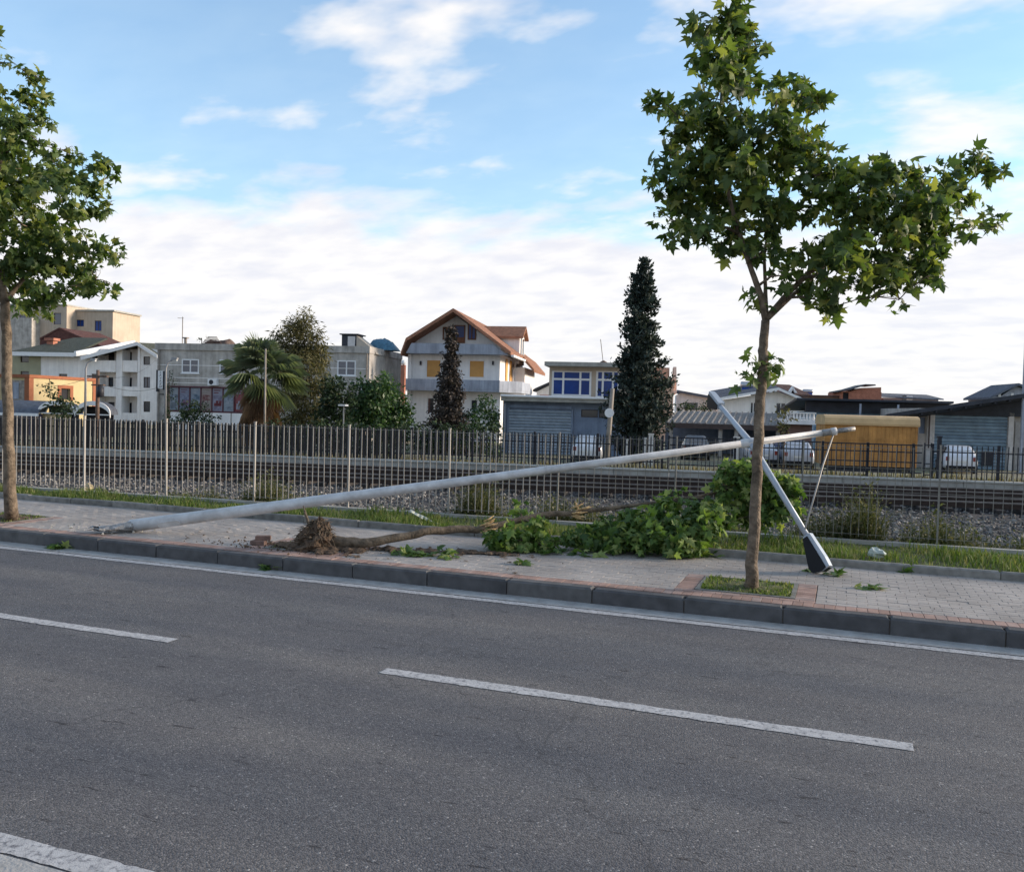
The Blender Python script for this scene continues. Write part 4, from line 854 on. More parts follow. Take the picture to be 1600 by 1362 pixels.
for i in range(7):                                    # shop bays, each with a printed poster (flat blocks of colour)
    a, b_ = su0+i*sw+.05, su0+(i+1)*sw-.05
    pst = MB().box((a, .06, sz0+.02), (b_, .08, sz1-.02)).build('poster', mat('poster_ground', PC[i][0], .4, .1, 1), g.root)
    hgt = sz1-sz0
    bm_ = mat('poster_print', PC[i][1], .4, .3, 2.5, second=PC[i][0]); bm2 = mat('poster_detail', PC[i][2], .4, .3, 4)
    MB().poly([(a+.06, .057, sz0+hgt*.38), (b_-.06, .057, sz0+hgt*.34), (b_-.06, .057, sz0+hgt*.68), (a+.06, .057, sz0+hgt*.72)]).build('print', bm_, pst); MB().poly([(a+.1, .057, sz0+hgt*.05), (b_-.1, .057, sz0+hgt*.05), (b_-.1, .057, sz0+hgt*.22), (a+.1, .057, sz0+hgt*.22)]).build('print', bm_, pst)
    for k in range(4): x0_ = a+.12+k*(sw-.4)/4; MB().poly([(x0_, .054, sz0+hgt*(.1+.25*((k*3+i) % 3)/2)), (x0_+.22, .054, sz0+hgt*(.1+.25*((k*3+i) % 3)/2)), (x0_+.26, .054, sz0+hgt*(.34+.12*(k % 2))), (x0_+.03, .054, sz0+hgt*(.36+.1*(k % 2)))]).build('print_detail', bm2, pst)
    for k in range(2): MB().poly([(a+.12, .054, sz1-.22-k*.2), (b_-.2-.15*k, .054, sz1-.22-k*.2), (b_-.2-.15*k, .054, sz1-.14-k*.2), (a+.12, .054, sz1-.14-k*.2)]).build('print_line', bm2, pst)
    g.part('mullion', MB().box((a-.09, -.01, sz0), (a-.005, .09, sz1)), M['shopframe'])
g.part('shop_head', MB().box((su0-.1, -.05, sz1), (su1+.1, .02, sz1+.12)), M['shopframe']); g.part('shop_sill', MB().box((su0-.1, -.05, sz0-.12), (su1+.1, .02, sz0)), M['shopframe'])
for i, (x0, x1) in enumerate(((262, 300), (302, 330), (332, 360), (362, 379))): g.box('white_panel', (x0, 644, x1, 672), -.04, -.005, M['white'])
# sign, roof clutter
sg_ = g.rect((246.5, 579, 254.5, 607), -.9); r_ = thing('blade_sign', 'narrow white blade sign with black letters running down', 'sign', g.o+E1_3*sg_[0]+E2_3*(-.9)+np.array([0, 0, sg_[2]]), RA)
sw_, sh_ = sg_[1]-sg_[0], sg_[3]-sg_[2]; MB().box((0, 0, 0), (sw_, .16, sh_)).build('panel', M['paper'], r_); MB().box((-.14, -.01, -.25), (0, .18, sh_+.05)).build('side_frame', M['blackbar'], r_); MB().box((sw_, -.01, -.1), (sw_+.08, .18, sh_*.98)).build('side_frame', M['blackbar'], r_); MB().box((sw_*.3, .05, -.5), (sw_*.6, .9, -.42)).build('bracket', M['blackbar'], r_)
def lettering(txt, size, m, parent, loc, rot=(math.pi/2, 0, 0), shear=0.):
    c = bpy.data.curves.new('lettering', 'FONT'); c.body = txt; c.size = size; c.extrude = .004; c.align_x = 'CENTER'; c.shear = shear; t = bpy.data.objects.new('lettering_curve', c); COL.objects.link(t)
    bpy.context.view_layer.update(); me = bpy.data.meshes.new_from_object(t.evaluated_get(bpy.context.evaluated_depsgraph_get())); bpy.data.objects.remove(t, do_unlink=True); me.materials.clear(); me.materials.append(m)
    o = bpy.data.objects.new('lettering', me); COL.objects.link(o); o.parent = parent; o.location = loc; o.rotation_euler = rot; return o
for i, ch in enumerate('LAVAZH'): lettering(ch, sh_/6*1.05, M['blackbar'], r_, (sw_*.5, -.008, sh_-(i+.93)*sh_/6.2), shear=.2)
topz = z1
an = thing('roof_antenna', 'thin antenna mast on the grey building roof', 'antenna', g.o+E1_3*g.uz(285, 530, 3)[0]+E2_3*3+np.array([0, 0, z0]), RA); ah = g.uz(285, 495, 3)[1]-z0; MB().tube([(0, 0, 0), (0, 0, ah)], .035, 6).build('mast', M['pole'], an); MB().box((-.45, -.01, ah-.12), (.1, .01, ah-.09)).box((-.35, -.2, ah-.12), (-.33, .2, ah-.09)).build('crossbar', M['pole'], an)
ch = thing('roof_vent', 'short pipe vent beside the antenna mast on the grey roof', 'vent', g.o+E1_3*g.uz(290, 530, 2.5)[0]+E2_3*2.5+np.array([0, 0, z0]), RA); vh = g.uz(290, 527, 2.5)[1]-z0; MB().tube([(0, 0, 0), (0, 0, vh-.1)], .12, 8).build('pipe', M['pole'], ch); MB().box((-.2, -.2, vh-.1), (.2, .2, vh)).build('cap', M['pole'], ch)
def heap(name, label, cat, fac, r, y, m, bumps=5, seed=1):
    u0, u1, z0_, z1_ = fac.rect(r, y); o = thing(name, label, cat, fac.o+E1_3*u0+E2_3*y+np.array([0, 0, z0_]), RA); wdt, hgt = u1-u0, z1_-z0_; rg = np.random.default_rng(seed); b = MB(); K1, K2 = 18, 10; V = []
    for i in range(K1+1):
        for j in range(K2+1):
            u, v = i/K1, j/K2; e = math.sin(math.pi*v)**.5*min(1, 6*u, 6*(1-u))**.5; V.append((u*wdt, (v-.5)*1.8, hgt*e*(.72+.18*math.sin(u*bumps*1.3+1.1+seed)+.08*math.sin(u*bumps*2.1+v*5))*(1+.03*rg.normal())))
    b.v = V
    for i in range(K1):
        for j in range(K2): k = i*(K2+1)+j; b.f.append((k, k+K2+1, k+K2+2, k+1)); b.r.append(0)
    b.build('cover', m, o, smooth=True); return o, wdt, hgt
ho, hw_, hh_ = heap('timber_pile', 'dark pile of boards under a sheet on the grey roof', 'pile', g, (324, 525, 364, 540), 2.5, M['timber'], 2, 3)
for k in range(6): MB().box((hw_*.05*k, -.95-.02*k, hh_*(.1+.13*k)), (hw_*(.75-.03*k), -.85-.02*k, hh_*(.17+.13*k))).build('board', M['timber'], ho)
heap('tarpaulin_heap', 'blue tarpaulin heap over goods at the right edge of the grey roof', 'tarpaulin', g, (578, 526, 622, 548), 4.5, M['tarp'], 4, 5)
tu = g.rect((534, 523, 557, 540), 1.2); hut = thing('roof_hatch', 'small metal stair hatch with a bright panel on the grey roof', 'hatch', g.o+E1_3*tu[0]+E2_3*1.2+np.array([0, 0, z0]), RA); W_, H_ = tu[1]-tu[0], tu[3]-z0
MB().box((0, 0, 0), (W_, 1.6, H_)).build('body', M['roofdark'], hut); MB().box((W_*.42, -.05, .0), (W_*.92, -.02, H_*.92)).build('panel', M['tank'], hut); MB().box((-.15, -.15, H_), (W_+.2, 1.75, H_+.08)).build('lid', M['roofdark'], hut); MB().prism([(W_, 0, 0), (W_+1.7, 0, 0), (W_+1.5, 0, .3), (W_, 0, H_*.95)], (0, 1.4, 0)).build('lean_to', M['render_warm'], hut)

for px, py in ((325, 592), (515, 592), (563, 600)):
    q_ = g.rect((px, py, px+14, py+10), -.3); ac = g.part('air_conditioner', MB().box((q_[0], -.38, q_[2]), (q_[1], -.03, q_[3])), M['winwhite']); K = 14; cx_, cz_ = q_[0]+(q_[1]-q_[0])*.4, (q_[2]+q_[3])/2
    MB().prism([(cx_+.19*math.cos(2*math.pi*k/K), -.39, cz_+.19*math.sin(2*math.pi*k/K)) for k in range(K)], (0, .008, 0)).build('fan_grille', M['blackbar'], ac)
for px in (249, 420, 573): x_ = g.uz(px, 600)[0]; g.part('drainpipe', MB().tube([(x_, -.09, 0), (x_, -.09, topz_)], .055, 7), M['pole'])
# ---- house with terracotta gable roof
h = Fac('gabled_house', 'white three-storey house with terracotta gable roof and orange shutters', 'house', 640, 74)
UR = h.uz(781, 600)[0]; UL = h.uz(636, 600)[0]
gw = [(667, 621, 678, 646), (735, 624, 746, 642)]; w, hs = h.wall((640, 609, 781, 690), M['whitefac'], gw, deep=13.)
for q in hs: h.window(q, M['winwhite'], M['glassdark'], nv=1)
fwn = [(667, 563, 688, 589), (734, 564, 756, 589)]; w, hs = h.wall((640, 552, 781, 609), M['whitefac'], fwn, deep=13., foot=False)
for q in hs: h.part('roller_shutter', MB().box((q[0], .05, q[2]), (q[1], .1, q[3])), M['shutter_orange']); h.part('window_surround', MB().box((q[0]-.1, -.03, q[2]-.1), (q[0], .03, q[3]+.1)).box((q[1], -.03, q[2]-.1), (q[1]+.1, .03, q[3]+.1)).box((q[0], -.03, q[2]-.1), (q[1], .03, q[2])), M['winwhite'])
for x in (657, 770): h.box('wall_lamp', (x-1.3, 564, x+1.3, 570), -.15, -.003, M['blackbar'])
_, _, pz0, pz1 = h.rect((640, 593, 781, 611), -1.2); plan = [(UL-.1, -1.3), (UR+.2, -1.3), (UR+1.7, .8), (UR+1.7, 6.), (UR+.05, 6.), (UR+.05, .02), (UL-.1, .02)]
h.part('lower_balcony', MB().prism([(x, y, pz0) for x, y in plan], (0, 0, .18)), M['bluegrey'])
rail = MB(); pl = plan[:4]; rail.prism([(UL-.1, -1.32, pz0+.18), (UR+.2, -1.32, pz0+.18), (UR+.14, -1.18, pz0+.18), (UL-.1, -1.18, pz0+.18)], (0, 0, pz1-pz0-.18)); rail.prism([(UR+.2, -1.32, pz0+.18), (UR+1.72, .8, pz0+.18), (UR+1.58, .82, pz0+.18), (UR+.14, -1.18, pz0+.18)], (0, 0, pz1-pz0-.18)); rail.prism([(UR+1.72, .8, pz0+.18), (UR+1.72, 6., pz0+.18), (UR+1.58, 6., pz0+.18), (UR+1.58, .82, pz0+.18)], (0, 0, pz1-pz0-.18))
h.part('balcony_parapet', rail, M['bluegrey'])
a, b_, c, d = h.rect((635, 537, 795, 553), -1.2); h.part('upper_balcony', MB().prism([(a, -1.3, c), (b_-.1, -1.3, c), (b_-1.3, -1.3, d), (a+.45, -1.3, d)], (0, .16, 0)).box((a, -1.14, c), (b_-.1, .02, c+.15)), M['bluegrey'])
h.box('corner_pillar', (636, 553, 641, 690), -.35, -.003, M['whitefac'], foot=True)
y0_ = .6; apx = h.uz(708, 490, y0_); la = h.uz(646, 537, y0_); ra_ = h.uz(783, 543, y0_); h.part('gable_wall', MB().prism([(la[0], y0_, la[1]-.6), (ra_[0], y0_, la[1]-.6), (ra_[0], y0_, ra_[1]), (apx[0], y0_, apx[1]), (la[0], y0_, la[1])], (0, 11., 0)), M['whitefac'])
for r_, mm, nm, fm in (((710, 508, 727, 536), M['glassblue'], 'balcony_door', M['brownwood']), ((731, 506, 744, 531), M['glassblue'], 'gable_window', M['brownwood']), ((692, 511, 705, 531), M['glassdark'], 'gable_window', M['brownwood'])):
    q = h.rect(r_, y0_); h.window(q, fm, mm, y=y0_-.16, nv=2 if nm == 'gable_window' else 1, fw_=.09, rec=.08, name=nm)
q = h.rect((710, 527, 727, 536), y0_); h.part('door_panel', MB().box((q[0]+.05, y0_-.1, q[2]), (q[1]-.05, y0_-.05, q[3])), M['brownwood'])
RPt = [h.uz(*p, -1.6) for p in ((626, 550), (634, 528), (708, 481.5), (798, 549))]
th = .28; rf = MB()
LD = 13.5
def slab(p, q, y0, y1): return [(p[0], y0, p[1]), (q[0], y0, q[1]), (q[0], y0, q[1]-th), (p[0], y0, p[1]-th)]
for p, q in zip(RPt, RPt[1:]): rf.prism(slab(p, q, -1.6, LD), (0, LD+1.6, 0))
roof = h.part('roof', rf, M['tile'])
e = RPt[3]; sk = MB(); sk.prism([(e[0], 5.5, e[1]+.02), (e[0]+1.0, 5.5, e[1]-1.1), (e[0]+1.0, 5.5, e[1]-1.35), (e[0], 5.5, e[1]-.3)], (0, 8.2, 0)); sk.build('roof_skirt', M['tile'], roof)
h.part('eave_board', MB().box((e[0]+.02, -1.5, e[1]-.42), (e[0]+.25, 5.4, e[1]-.26)), M['winwhite'])
h.part('side_wing', MB().box((UR+.02, 6.3, 0), (UR+1.15, 13., e[1]-.9)), M['whitefac'])
for y_ in (2.6, 4.9): h.part('side_shutter', MB().box((UR+.01, y_, pz0+.9), (UR+.05, y_+1., pz0+2.9)), M['shutter_orange'])
h.part('drainpipe', MB().tube([(UR+.3, 6.2, e[1]-.4), (UR+.3, 6.0, e[1]-1.), (UR+.12, 6.0, e[1]-1.3), (UR+.12, 6.0, pz0)], .07, 8), M['winwhite'])
dz = h.yz(815, 515, e[0]-.6); D0, D1 = dz[0]-1.6, dz[0]+1.4; dtop = dz[1]; du = e[0]-.5
dm = MB().box((du-4.2, D0, dtop-3.2), (du, D1, dtop-.75)); dm.prism([(du, D0, dtop-.75), (du, D1, dtop-.75), (du, (D0+D1)/2, dtop)], (-4.2, 0, 0)); dorm = dm.build('dormer', M['white'], roof)
dr = MB(); dr.prism([(du+.35, D0-.3, dtop-.95), (du+.35, (D0+D1)/2, dtop+.08), (du+.35, (D0+D1)/2, dtop+.28), (du+.35, D0-.3, dtop-.75)], (-4.8, 0, 0)); dr.prism([(du+.35, D1+.3, dtop-.95), (du+.35, D1+.3, dtop-.75), (du+.35, (D0+D1)/2, dtop+.28), (du+.35, (D0+D1)/2, dtop+.08)], (-4.8, 0, 0)); dr.build('dormer_roof', M['tile'], roof)
MB().box((du+.005, D0+.5, dtop-2.3), (du+.05, D0+1.2, dtop-.85)).box((du+.005, D1-1.2, dtop-2.3), (du+.05, D1-.5, dtop-.85)).build('dormer_window', M['glassdark'], roof)
lc = Fac('brick_pier', 'tall brown brick pier topped by a globe beside the house', 'pier', 627, 70); q = lc.rect((625, 570, 631, 690)); lc.part('shaft', MB().box((q[0], 0, 0), (q[1], .4, q[3])), M['brick']); lc.part('globe', MB().lathe(((q[0]+q[1])/2, .2, q[3]), [(.02, 0), (.16, .06), (.2, .2), (.14, .34), (.02, .4)], 10), M['paper'], smooth=True)

# ---- blue-grey garage with glazed upper floor
ga = Fac('garage_building', 'blue grey garage with roller door and a glazed upper floor', 'building', 785, 57)
w, hs = ga.wall((785, 628, 985, 715), M['garage'], [(908, 640, 934, 652), (936, 640, 956, 653)], deep=10.)
for q in hs: ga.window(q, M['darkframe'], M['glassdark'], nv=1, fw_=.04)
ga.shutter_door((795, 638, 892, 716), M['slat'], y=-.06, pitch=.19, mframe=M['garage']); ga.box('side_door', (904, 673, 921, 716), -.05, -.003, M['garage'], foot=True); ga.box('downpipe', (786.5, 630, 789.5, 716), -.2, -.08, M['bluegrey'], foot=True)
a, b_, c, d = ga.rect((783, 621, 985, 628), -.7); ga.part('roof_slab', MB().box((a, -.8, c-.02), (b_, 9.9, d)), M['concrete']); ga.part('gutter', MB().tube([(a, -.86, d+.02), (b_, -.86, d-.02)], .08, 8), M['winwhite'])
Y2 = 2.6; u2 = (858, 572, 985, 624); wz = [(862, 580, 924, 619), (931, 580, 968, 622)]
w, hs = ga.wall(u2, M['beige'], wz, y=Y2, deep=6., foot=False, name='upper_wall')
for q in hs:
    f_ = .13; u0, u1, z0, z1 = q; zz = z0+(z1-z0)*.68; fr_ = MB().box((u0, Y2+.02, z0), (u1, Y2+.1, z0+f_)).box((u0, Y2+.02, z1-f_*.5), (u1, Y2+.1, z1)).box((u0, Y2+.02, z0+f_), (u0+f_, Y2+.1, z1-f_*.5)).box((u1-f_, Y2+.02, z0+f_), (u1, Y2+.1, z1-f_*.5)).box((u0+f_, Y2+.03, zz-f_/2), (u1-f_, Y2+.09, zz+f_/2))
    for k in (.29, .72): x = u0+(u1-u0)*k; fr_.box((x-f_/2, Y2+.024, z0+f_), (x+f_/2, Y2+.096, z1-f_*.5))
    fo = fr_.build('window', M['winwhite'], ga.root); MB().poly([(u0+.05, Y2+.06, z0+.05), (u1-.05, Y2+.06, z0+.05), (u1-.05, Y2+.06, z1-.03), (u0+.05, Y2+.06, z1-.03)]).build('pane', M['glassblue'], fo)
a, b_, c, d = ga.rect((851, 566, 990, 572.5), Y2-.8); ga.part('upper_roof', MB().box((a, Y2-.9, c), (b_, Y2+6.4, d)), M['concrete'])
am = thing('roof_antenna', 'slanted whip antenna above the glazed upper floor', 'antenna', ga.o+E1_3*ga.uz(943, 566, 5)[0]+E2_3*5+np.array([0, 0, d]), RA); MB().tube([(0, 0, 0), (-.25, 0, ga.uz(937, 530, 5)[1]-d)], .025, 5).build('whip', M['pole'], am); MB().lathe((0, 0, 0), [(.3, 0), (.25, .2), (.05, .32)], 10).build('base', M['timber'], am)
bk = Fac('back_shed', 'small white lean-to with brown door between the house and garage', 'shed', 838, 80); q = bk.rect((838, 612, 868, 660)); bk.part('wall', MB().prism([(q[0], 0, 0), (q[1], 0, 0), (q[1], 0, q[3]+.9), (q[0], 0, q[3])], (0, 4, 0)), M['white']); bk.part('roof', MB().prism([(q[0]-.3, -.4, q[3]-.02), (q[1], -.4, q[3]+.95), (q[1], -.4, q[3]+1.15), (q[0]-.3, -.4, q[3]+.2)], (0, 4.8, 0)), M['roofdark']); bk.box('door', (843, 617, 862, 650), -.05, -.005, M['brick'])

# ---- right-hand group
pe = Fac('peach_building', 'peach building with ribbed red roof behind the tall cypress', 'building', 1000, 88); q = pe.rect((1000, 590, 1052, 660)); tz = pe.uz(1050, 575)[1]; pe.part('wall', MB().box((q[0], 0, 0), (q[1], 8, q[3])), M['peach']); pe.part('roof', MB().prism([(q[0], -.3, q[3]-.2), (q[1]-.6, -.3, q[3]-.2), (q[1]-.6, 3.5, tz), (q[0], 3.5, tz)], (0, .05, .2)), M['tile']); pe.part('end_wall', MB().prism([(q[1], -.3, q[3]-1.5), (q[1], 3.5, tz+.3), (q[1], 7, tz+.3), (q[1], 8.2, q[3]-1.5)], (.3, 0, 0)), M['peach']); pe.box('upper_wall', (1010, 574, 1046, 588), 3.6, 8., M['peach'])
sg2 = Fac('small_white_house', 'small white gabled house behind the ribbed carport roof', 'house', 1055, 98); q = sg2.rect((1056, 622, 1112, 660)); ap = sg2.uz(1064, 613); sg2.part('wall', MB().prism([(q[0], 0, 0), (q[1], 0, 0), (q[1], 0, q[3]), (ap[0], 0, ap[1]), (q[0], 0, q[3]+.3)], (0, 6, 0)), M['white']); sg2.part('roof', MB().prism([(ap[0]-.4, -.5, ap[1]), (q[1]+.6, -.5, q[3]-.1), (q[1]+.6, -.5, q[3]+.15), (ap[0]-.4, -.5, ap[1]+.25)], (0, 7, 0)), M['tilegrey']); sg2.box('window', (1070, 629, 1090, 640), -.04, -.003, M['glassdark'])
cp = Fac('carport', 'open carport with pale ribbed sheet roof and dark interior', 'carport', 1042, 60); e0 = cp.uz(1042, 660); e1 = cp.uz(1250, 660); tp_ = cp.uz(1140, 644, 5.)[1]
cp.part('roof', MB().prism([(e0[0], 0, e0[1]), (e0[0]+.8, 5., tp_), (e0[0]+.8, 5., tp_-.12), (e0[0], 0, e0[1]-.12)], (e1[0]-e0[0], 0, 0)), M['sheet'])
rme = MB(); x = e0[0]
ribm = shared('rib', MB().prism([(0, 0, 0), (.09, 0, 0), (.09, 0, .09), (0, 0, .09)], (.8, 5., tp_-e0[1])), M['sheet'])
while x < e1[0]-.1: piece('rib', ribm, cp.root, (x, 0, e0[1]+.005)); x += .42
cp.part('fascia', MB().box((e0[0], -.1, e0[1]-.35), (e1[0], 0, e0[1]-.02)), M['darkframe']); cp.part('back_wall', MB().box((e0[0], 4.8, 0), (e1[0], 5., e0[1])), M['garage'])
for px in (1048, 1125, 1150, 1215): q = cp.rect((px-3, 665, px+3, 720), .3); cp.part('column', MB().box((q[0], .2, 0), (q[1], .45, e0[1]-.1)), M['conc_panel'])
te = Fac('terrace_block', 'brown block with white balustraded terrace right of the carport', 'building', 1236, 58); q = te.rect((1232, 662, 1268, 720)); te.part('wall', MB().box((q[0], 0, 0), (q[1], 6, q[3])), mat('brown_render', (.20, .12, .10), .9, .2, 1)); q2 = te.rect((1226, 656, 1275, 663), -.6); te.part('terrace_slab', MB().box((q2[0], -.7, q2[2]), (q2[1], 6, q2[3])), M['white'])
bal = shared('baluster', MB().lathe((0, 0, 0), [(.05, 0), (.09, .1), (.05, .25), (.06, .42)], 8), M['white'])
for k in range(9): piece('baluster', bal, te.root, (q2[0]+.15+k*(q2[1]-q2[0]-.3)/8, -.55, q2[3]))
te.part('hand_rail', MB().box((q2[0], -.65, q2[3]+.42), (q2[1], -.45, q2[3]+.5)), M['white'])
wh = Fac('white_villa', 'white villa with slate roof and a water tank behind the carport', 'house', 1118, 88); q = wh.rect((1122, 626, 1258, 660)); ap = wh.uz(1214, 609); le = wh.uz(1120, 625); re = wh.uz(1266, 632)
w, hs = wh.wall((1122, 626, 1256, 660), M['white'], [(1212, 629, 1228, 652), (1172, 628, 1182, 650)], deep=9); [wh.window(z, M['winwhite'], M['glassdark'], nv=2, fw_=.08) for z in hs]
wh.part('gable', MB().prism([(le[0]+.5, 0, q[3]-.02), (re[0]-.5, 0, q[3]-.02), (ap[0], 0, ap[1]-.15)], (0, 9, 0)), M['white']); rr = MB().prism([(le[0], -1., le[1]), (ap[0], -1., ap[1]), (ap[0], -1., ap[1]+.25), (le[0], -1., le[1]+.25)], (0, 11, .9)); rr.prism([(ap[0], -1., ap[1]), (re[0], -1., re[1]), (re[0], -1., re[1]+.25), (ap[0], -1., ap[1]+.25)], (0, 11, .9)); wh.part('roof', rr, M['tilegrey']); wh.part('barge_board', MB().prism([(le[0], -1.08, le[1]-.05), (ap[0], -1.08, ap[1]-.05), (ap[0], -1.08, ap[1]+.2), (le[0], -1.08, le[1]+.2)], (0, .06, 0)).prism([(ap[0], -1.08, ap[1]-.05), (re[0], -1.08, re[1]-.05), (re[0], -1.08, re[1]+.2), (ap[0], -1.08, ap[1]+.2)], (0, .06, 0)), M['winwhite'])
wh.box('pilaster', (1196, 625, 1203, 660), -.3, -.01, M['white'], foot=True)
def tank(label, fac, r, y):
    u0, u1, z0_, z1_ = fac.rect(r, y); o = thing('water_tank', label, 'tank', fac.o+E1_3*u0+E2_3*y+np.array([0, 0, z0_]), RA); w_, h_ = u1-u0, z1_-z0_; rr_ = h_*.33; MB().tube([(0, 0, h_-rr_), (.08, 0, h_-rr_), (w_-.08, 0, h_-rr_), (w_, 0, h_-rr_)], [rr_*.7, rr_, rr_, rr_*.7], 14).build('drum', M['tank'], o, smooth=True); MB().box((.15, -.2, 0), (.25, .2, h_-rr_*1.8)).box((w_-.25, -.2, 0), (w_-.15, .2, h_-rr_*1.8)).build('stand', M['blackbar'], o); MB().prism([(w_*.1, -.9, -.1), (w_*.9, -.9, -.1), (w_*.9, -.25, h_*.4), (w_*.1, -.25, h_*.4)], (0, .04, .03)).build('solar_panel', M['glassblue'], o)
tank('steel water tank on a stand above the white villa roof', wh, (1157, 596, 1178, 612), 4.)
vi = Fac('brown_roof_villa', 'villa with brown hipped roof and small white dormer gables', 'house', 1178, 130); q = vi.rect((1182, 616, 1262, 640)); t0, t1 = vi.uz(1203, 599.5, 4), vi.uz(1234, 601, 4); vi.part('wall', MB().box((q[0], 0, 0), (q[1], 8, q[3])), M['beige']); hp_ = MB(); A_ = [(q[0]-.5, -.5, q[3]), (q[1]+.5, -.5, q[3]), (q[1]+.5, 8.5, q[3]), (q[0]-.5, 8.5, q[3])]; T0, T1 = (t0[0], 4, t0[1]), (t1[0], 4, t1[1]); hp_.poly([A_[0], A_[1], T1, T0]).poly([A_[1], A_[2], T1]).poly([A_[2], A_[3], T0, T1]).poly([A_[3], A_[0], T0]); vi.part('roof', hp_, M['tilebrown'])
for px in (1209, 1239): a = vi.uz(px, 603.5, -.2); b1 = vi.uz(px-7, 613, -.2); b2 = vi.uz(px+7, 614, -.2); vi.part('dormer_gable', MB().prism([(b1[0], -.3, b1[1]), (b1[0]+.4, -.3, b1[1]), (a[0], -.3, a[1]-.4), (b2[0]-.4, -.3, b2[1]), (b2[0], -.3, b2[1]), (a[0], -.3, a[1])], (0, 1.5, 0)), M['winwhite'])
tank('small pale water tank right of the brown roofed villa', vi, (1254, 608, 1270, 618), 2.)
lw = Fac('low_brown_house', 'long low brown house behind the blue warehouse', 'house', 1262, 120); lw.wall((1262, 619, 1318, 640), mat('brown_wall', (.22, .15, .12), .9, .2, 1), (), deep=8); q = lw.rect((1260, 617.5, 1320, 620)); lw.part('roof_edge', MB().box((q[0], -.4, q[2]), (q[1], 8, q[3])), M['tilebrown'])
br_ = Fac('unfinished_brick_house', 'unfinished red hollow brick house with thin sloping roof', 'house', 1312, 118); w, hs = br_.wall((1314, 612, 1377, 640), M['brick'], [(1317, 613, 1326, 628)], deep=9); br_.part('opening', MB().box((hs[0][0], .2, hs[0][2]), (hs[0][1], .25, hs[0][3])), M['dark']); a = br_.uz(1346, 606); b1 = br_.uz(1377, 605); c1 = br_.uz(1326, 612); br_.part('upper_wall', MB().prism([(c1[0], .01, c1[1]-.05), (b1[0], .01, c1[1]-.05), (b1[0], .01, b1[1]), (a[0], .01, a[1])], (0, 8.9, 0)), M['brick']); p = [br_.uz(*z, -.6) for z in ((1309, 612.5), (1330, 608.5), (1352, 602), (1368, 602.5))]; rr = MB()
for z, v in zip(p, p[1:]): rr.prism([(z[0], -.7, z[1]), (v[0], -.7, v[1]), (v[0], -.7, v[1]+.16), (z[0], -.7, z[1]+.16)], (0, 6, 0))
br_.part('roof', rr, M['roofdark'])
lg = Fac('grey_roof_house', 'low house with mauve grey roof right of the brick house', 'house', 1378, 122); lg.wall((1380, 622, 1466, 640), mat('mauve_wall', (.40, .36, .37), .9, .12, 1), (), deep=7); a = lg.rect((1377, 616, 1420, 622), -.4); lg.part('roof', MB().prism([(a[0], -.5, a[2]+.1), (lg.uz(1473, 623)[0], -.5, a[2]-.1), (lg.uz(1460, 618)[0], 3.5, a[3]), (a[0], 3.5, a[3]+.1)], (0, .05, .15)), M['tilegrey']); lg.box('window', (1410, 617.5, 1416, 626), -.05, -.01, M['glassdark']); lg.box('white_panel', (1416.5, 618, 1426, 627), -.06, -.015, M['white'])
bw = Fac('blue_warehouse', 'light blue corrugated warehouse under a dark overhanging roof', 'warehouse', 1245, 64); q = bw.rect((1272, 645, 1480, 720)); cm = shared('cladding_rib', MB().prism([(0, 0, 0), (0, -.06, .05), (0, -.06, .10), (0, 0, .15)], (q[1]-q[0], 0, 0)), M['bluesheet']); bw.part('wall', MB().box((q[0], 0, 0), (q[1], 8, q[3])), M['bluesheet'])
z = 1.2
while z < q[3]-.1: piece('cladding_rib', cm, bw.root, (q[0], -.002, z)); z += .21
a = bw.rect((1243, 627, 1487, 645), -1.); bw.part('roof', MB().prism([(a[0], -1.4, a[3]-.02), (a[0], 7, a[3]-.75), (a[0], 7, a[3]-.6), (a[0], -1.4, a[3]+.12)], (a[1]-a[0], 0, 0)), M['roofdark']); bw.part('roof_band', MB().box((a[0]+.8, -.4, a[2]-.05), (a[1], -.05, a[3])), M['roofdark'])
for px in (1344, 1403): x_ = bw.uz(px, 640, -1.5)[0]; bw.part('post', MB().box((x_-.06, -1.6, 0), (x_+.06, -1.48, a[3]-.2)), M['bluegrey'])
wg = Fac('ochre_wagon_body', 'ochre yellow box body with tan rounded top behind the railing', 'container', 1288, 41.5, zb=-.42); q = wg.rect((1288, 664, 1433, 745)); wt = wg.uz(1360, 650)[1]
wg.part('body', MB().box((q[0], 0, .25), (q[1], 2.3, q[3])), M['wagon']); rbm = shared('rib', MB().box((-.02, -.025, .3), (.02, -.002, q[3]-.05)), M['wagon']); n_ = 22
for k in range(n_): piece('rib', rbm, wg.root, (q[0]+.08+k*(q[1]-q[0]-.16)/(n_-1), 0, 0))
ed = MB(); pr = [(-.10, q[3]-.03), (-.13, q[3]+.06), (-.08, wt-.12), (.08, wt-.01), (.35, wt+.03), (2.0, wt+.03), (2.3, wt-.1), (2.4, q[3]-.03)]; ed.prism([(q[0]-.04, y_, z_) for y_, z_ in pr], (q[1]-q[0]+.10, 0, 0)); wg.part('top_cover', ed, M['wagon_top']); [wg.part('sill_beam', MB().box((q[0]+.2, y_, .02), (q[1]-.2, y_+.2, .25)), M['blackbar']) for y_ in (.2, 1.9)]; [wg.part('belt_rail', MB().box((q[0], -.035, z_), (q[1], -.027, z_+.07)), M['wagon']) for z_ in (q[3]*.36, q[3]*.68)]
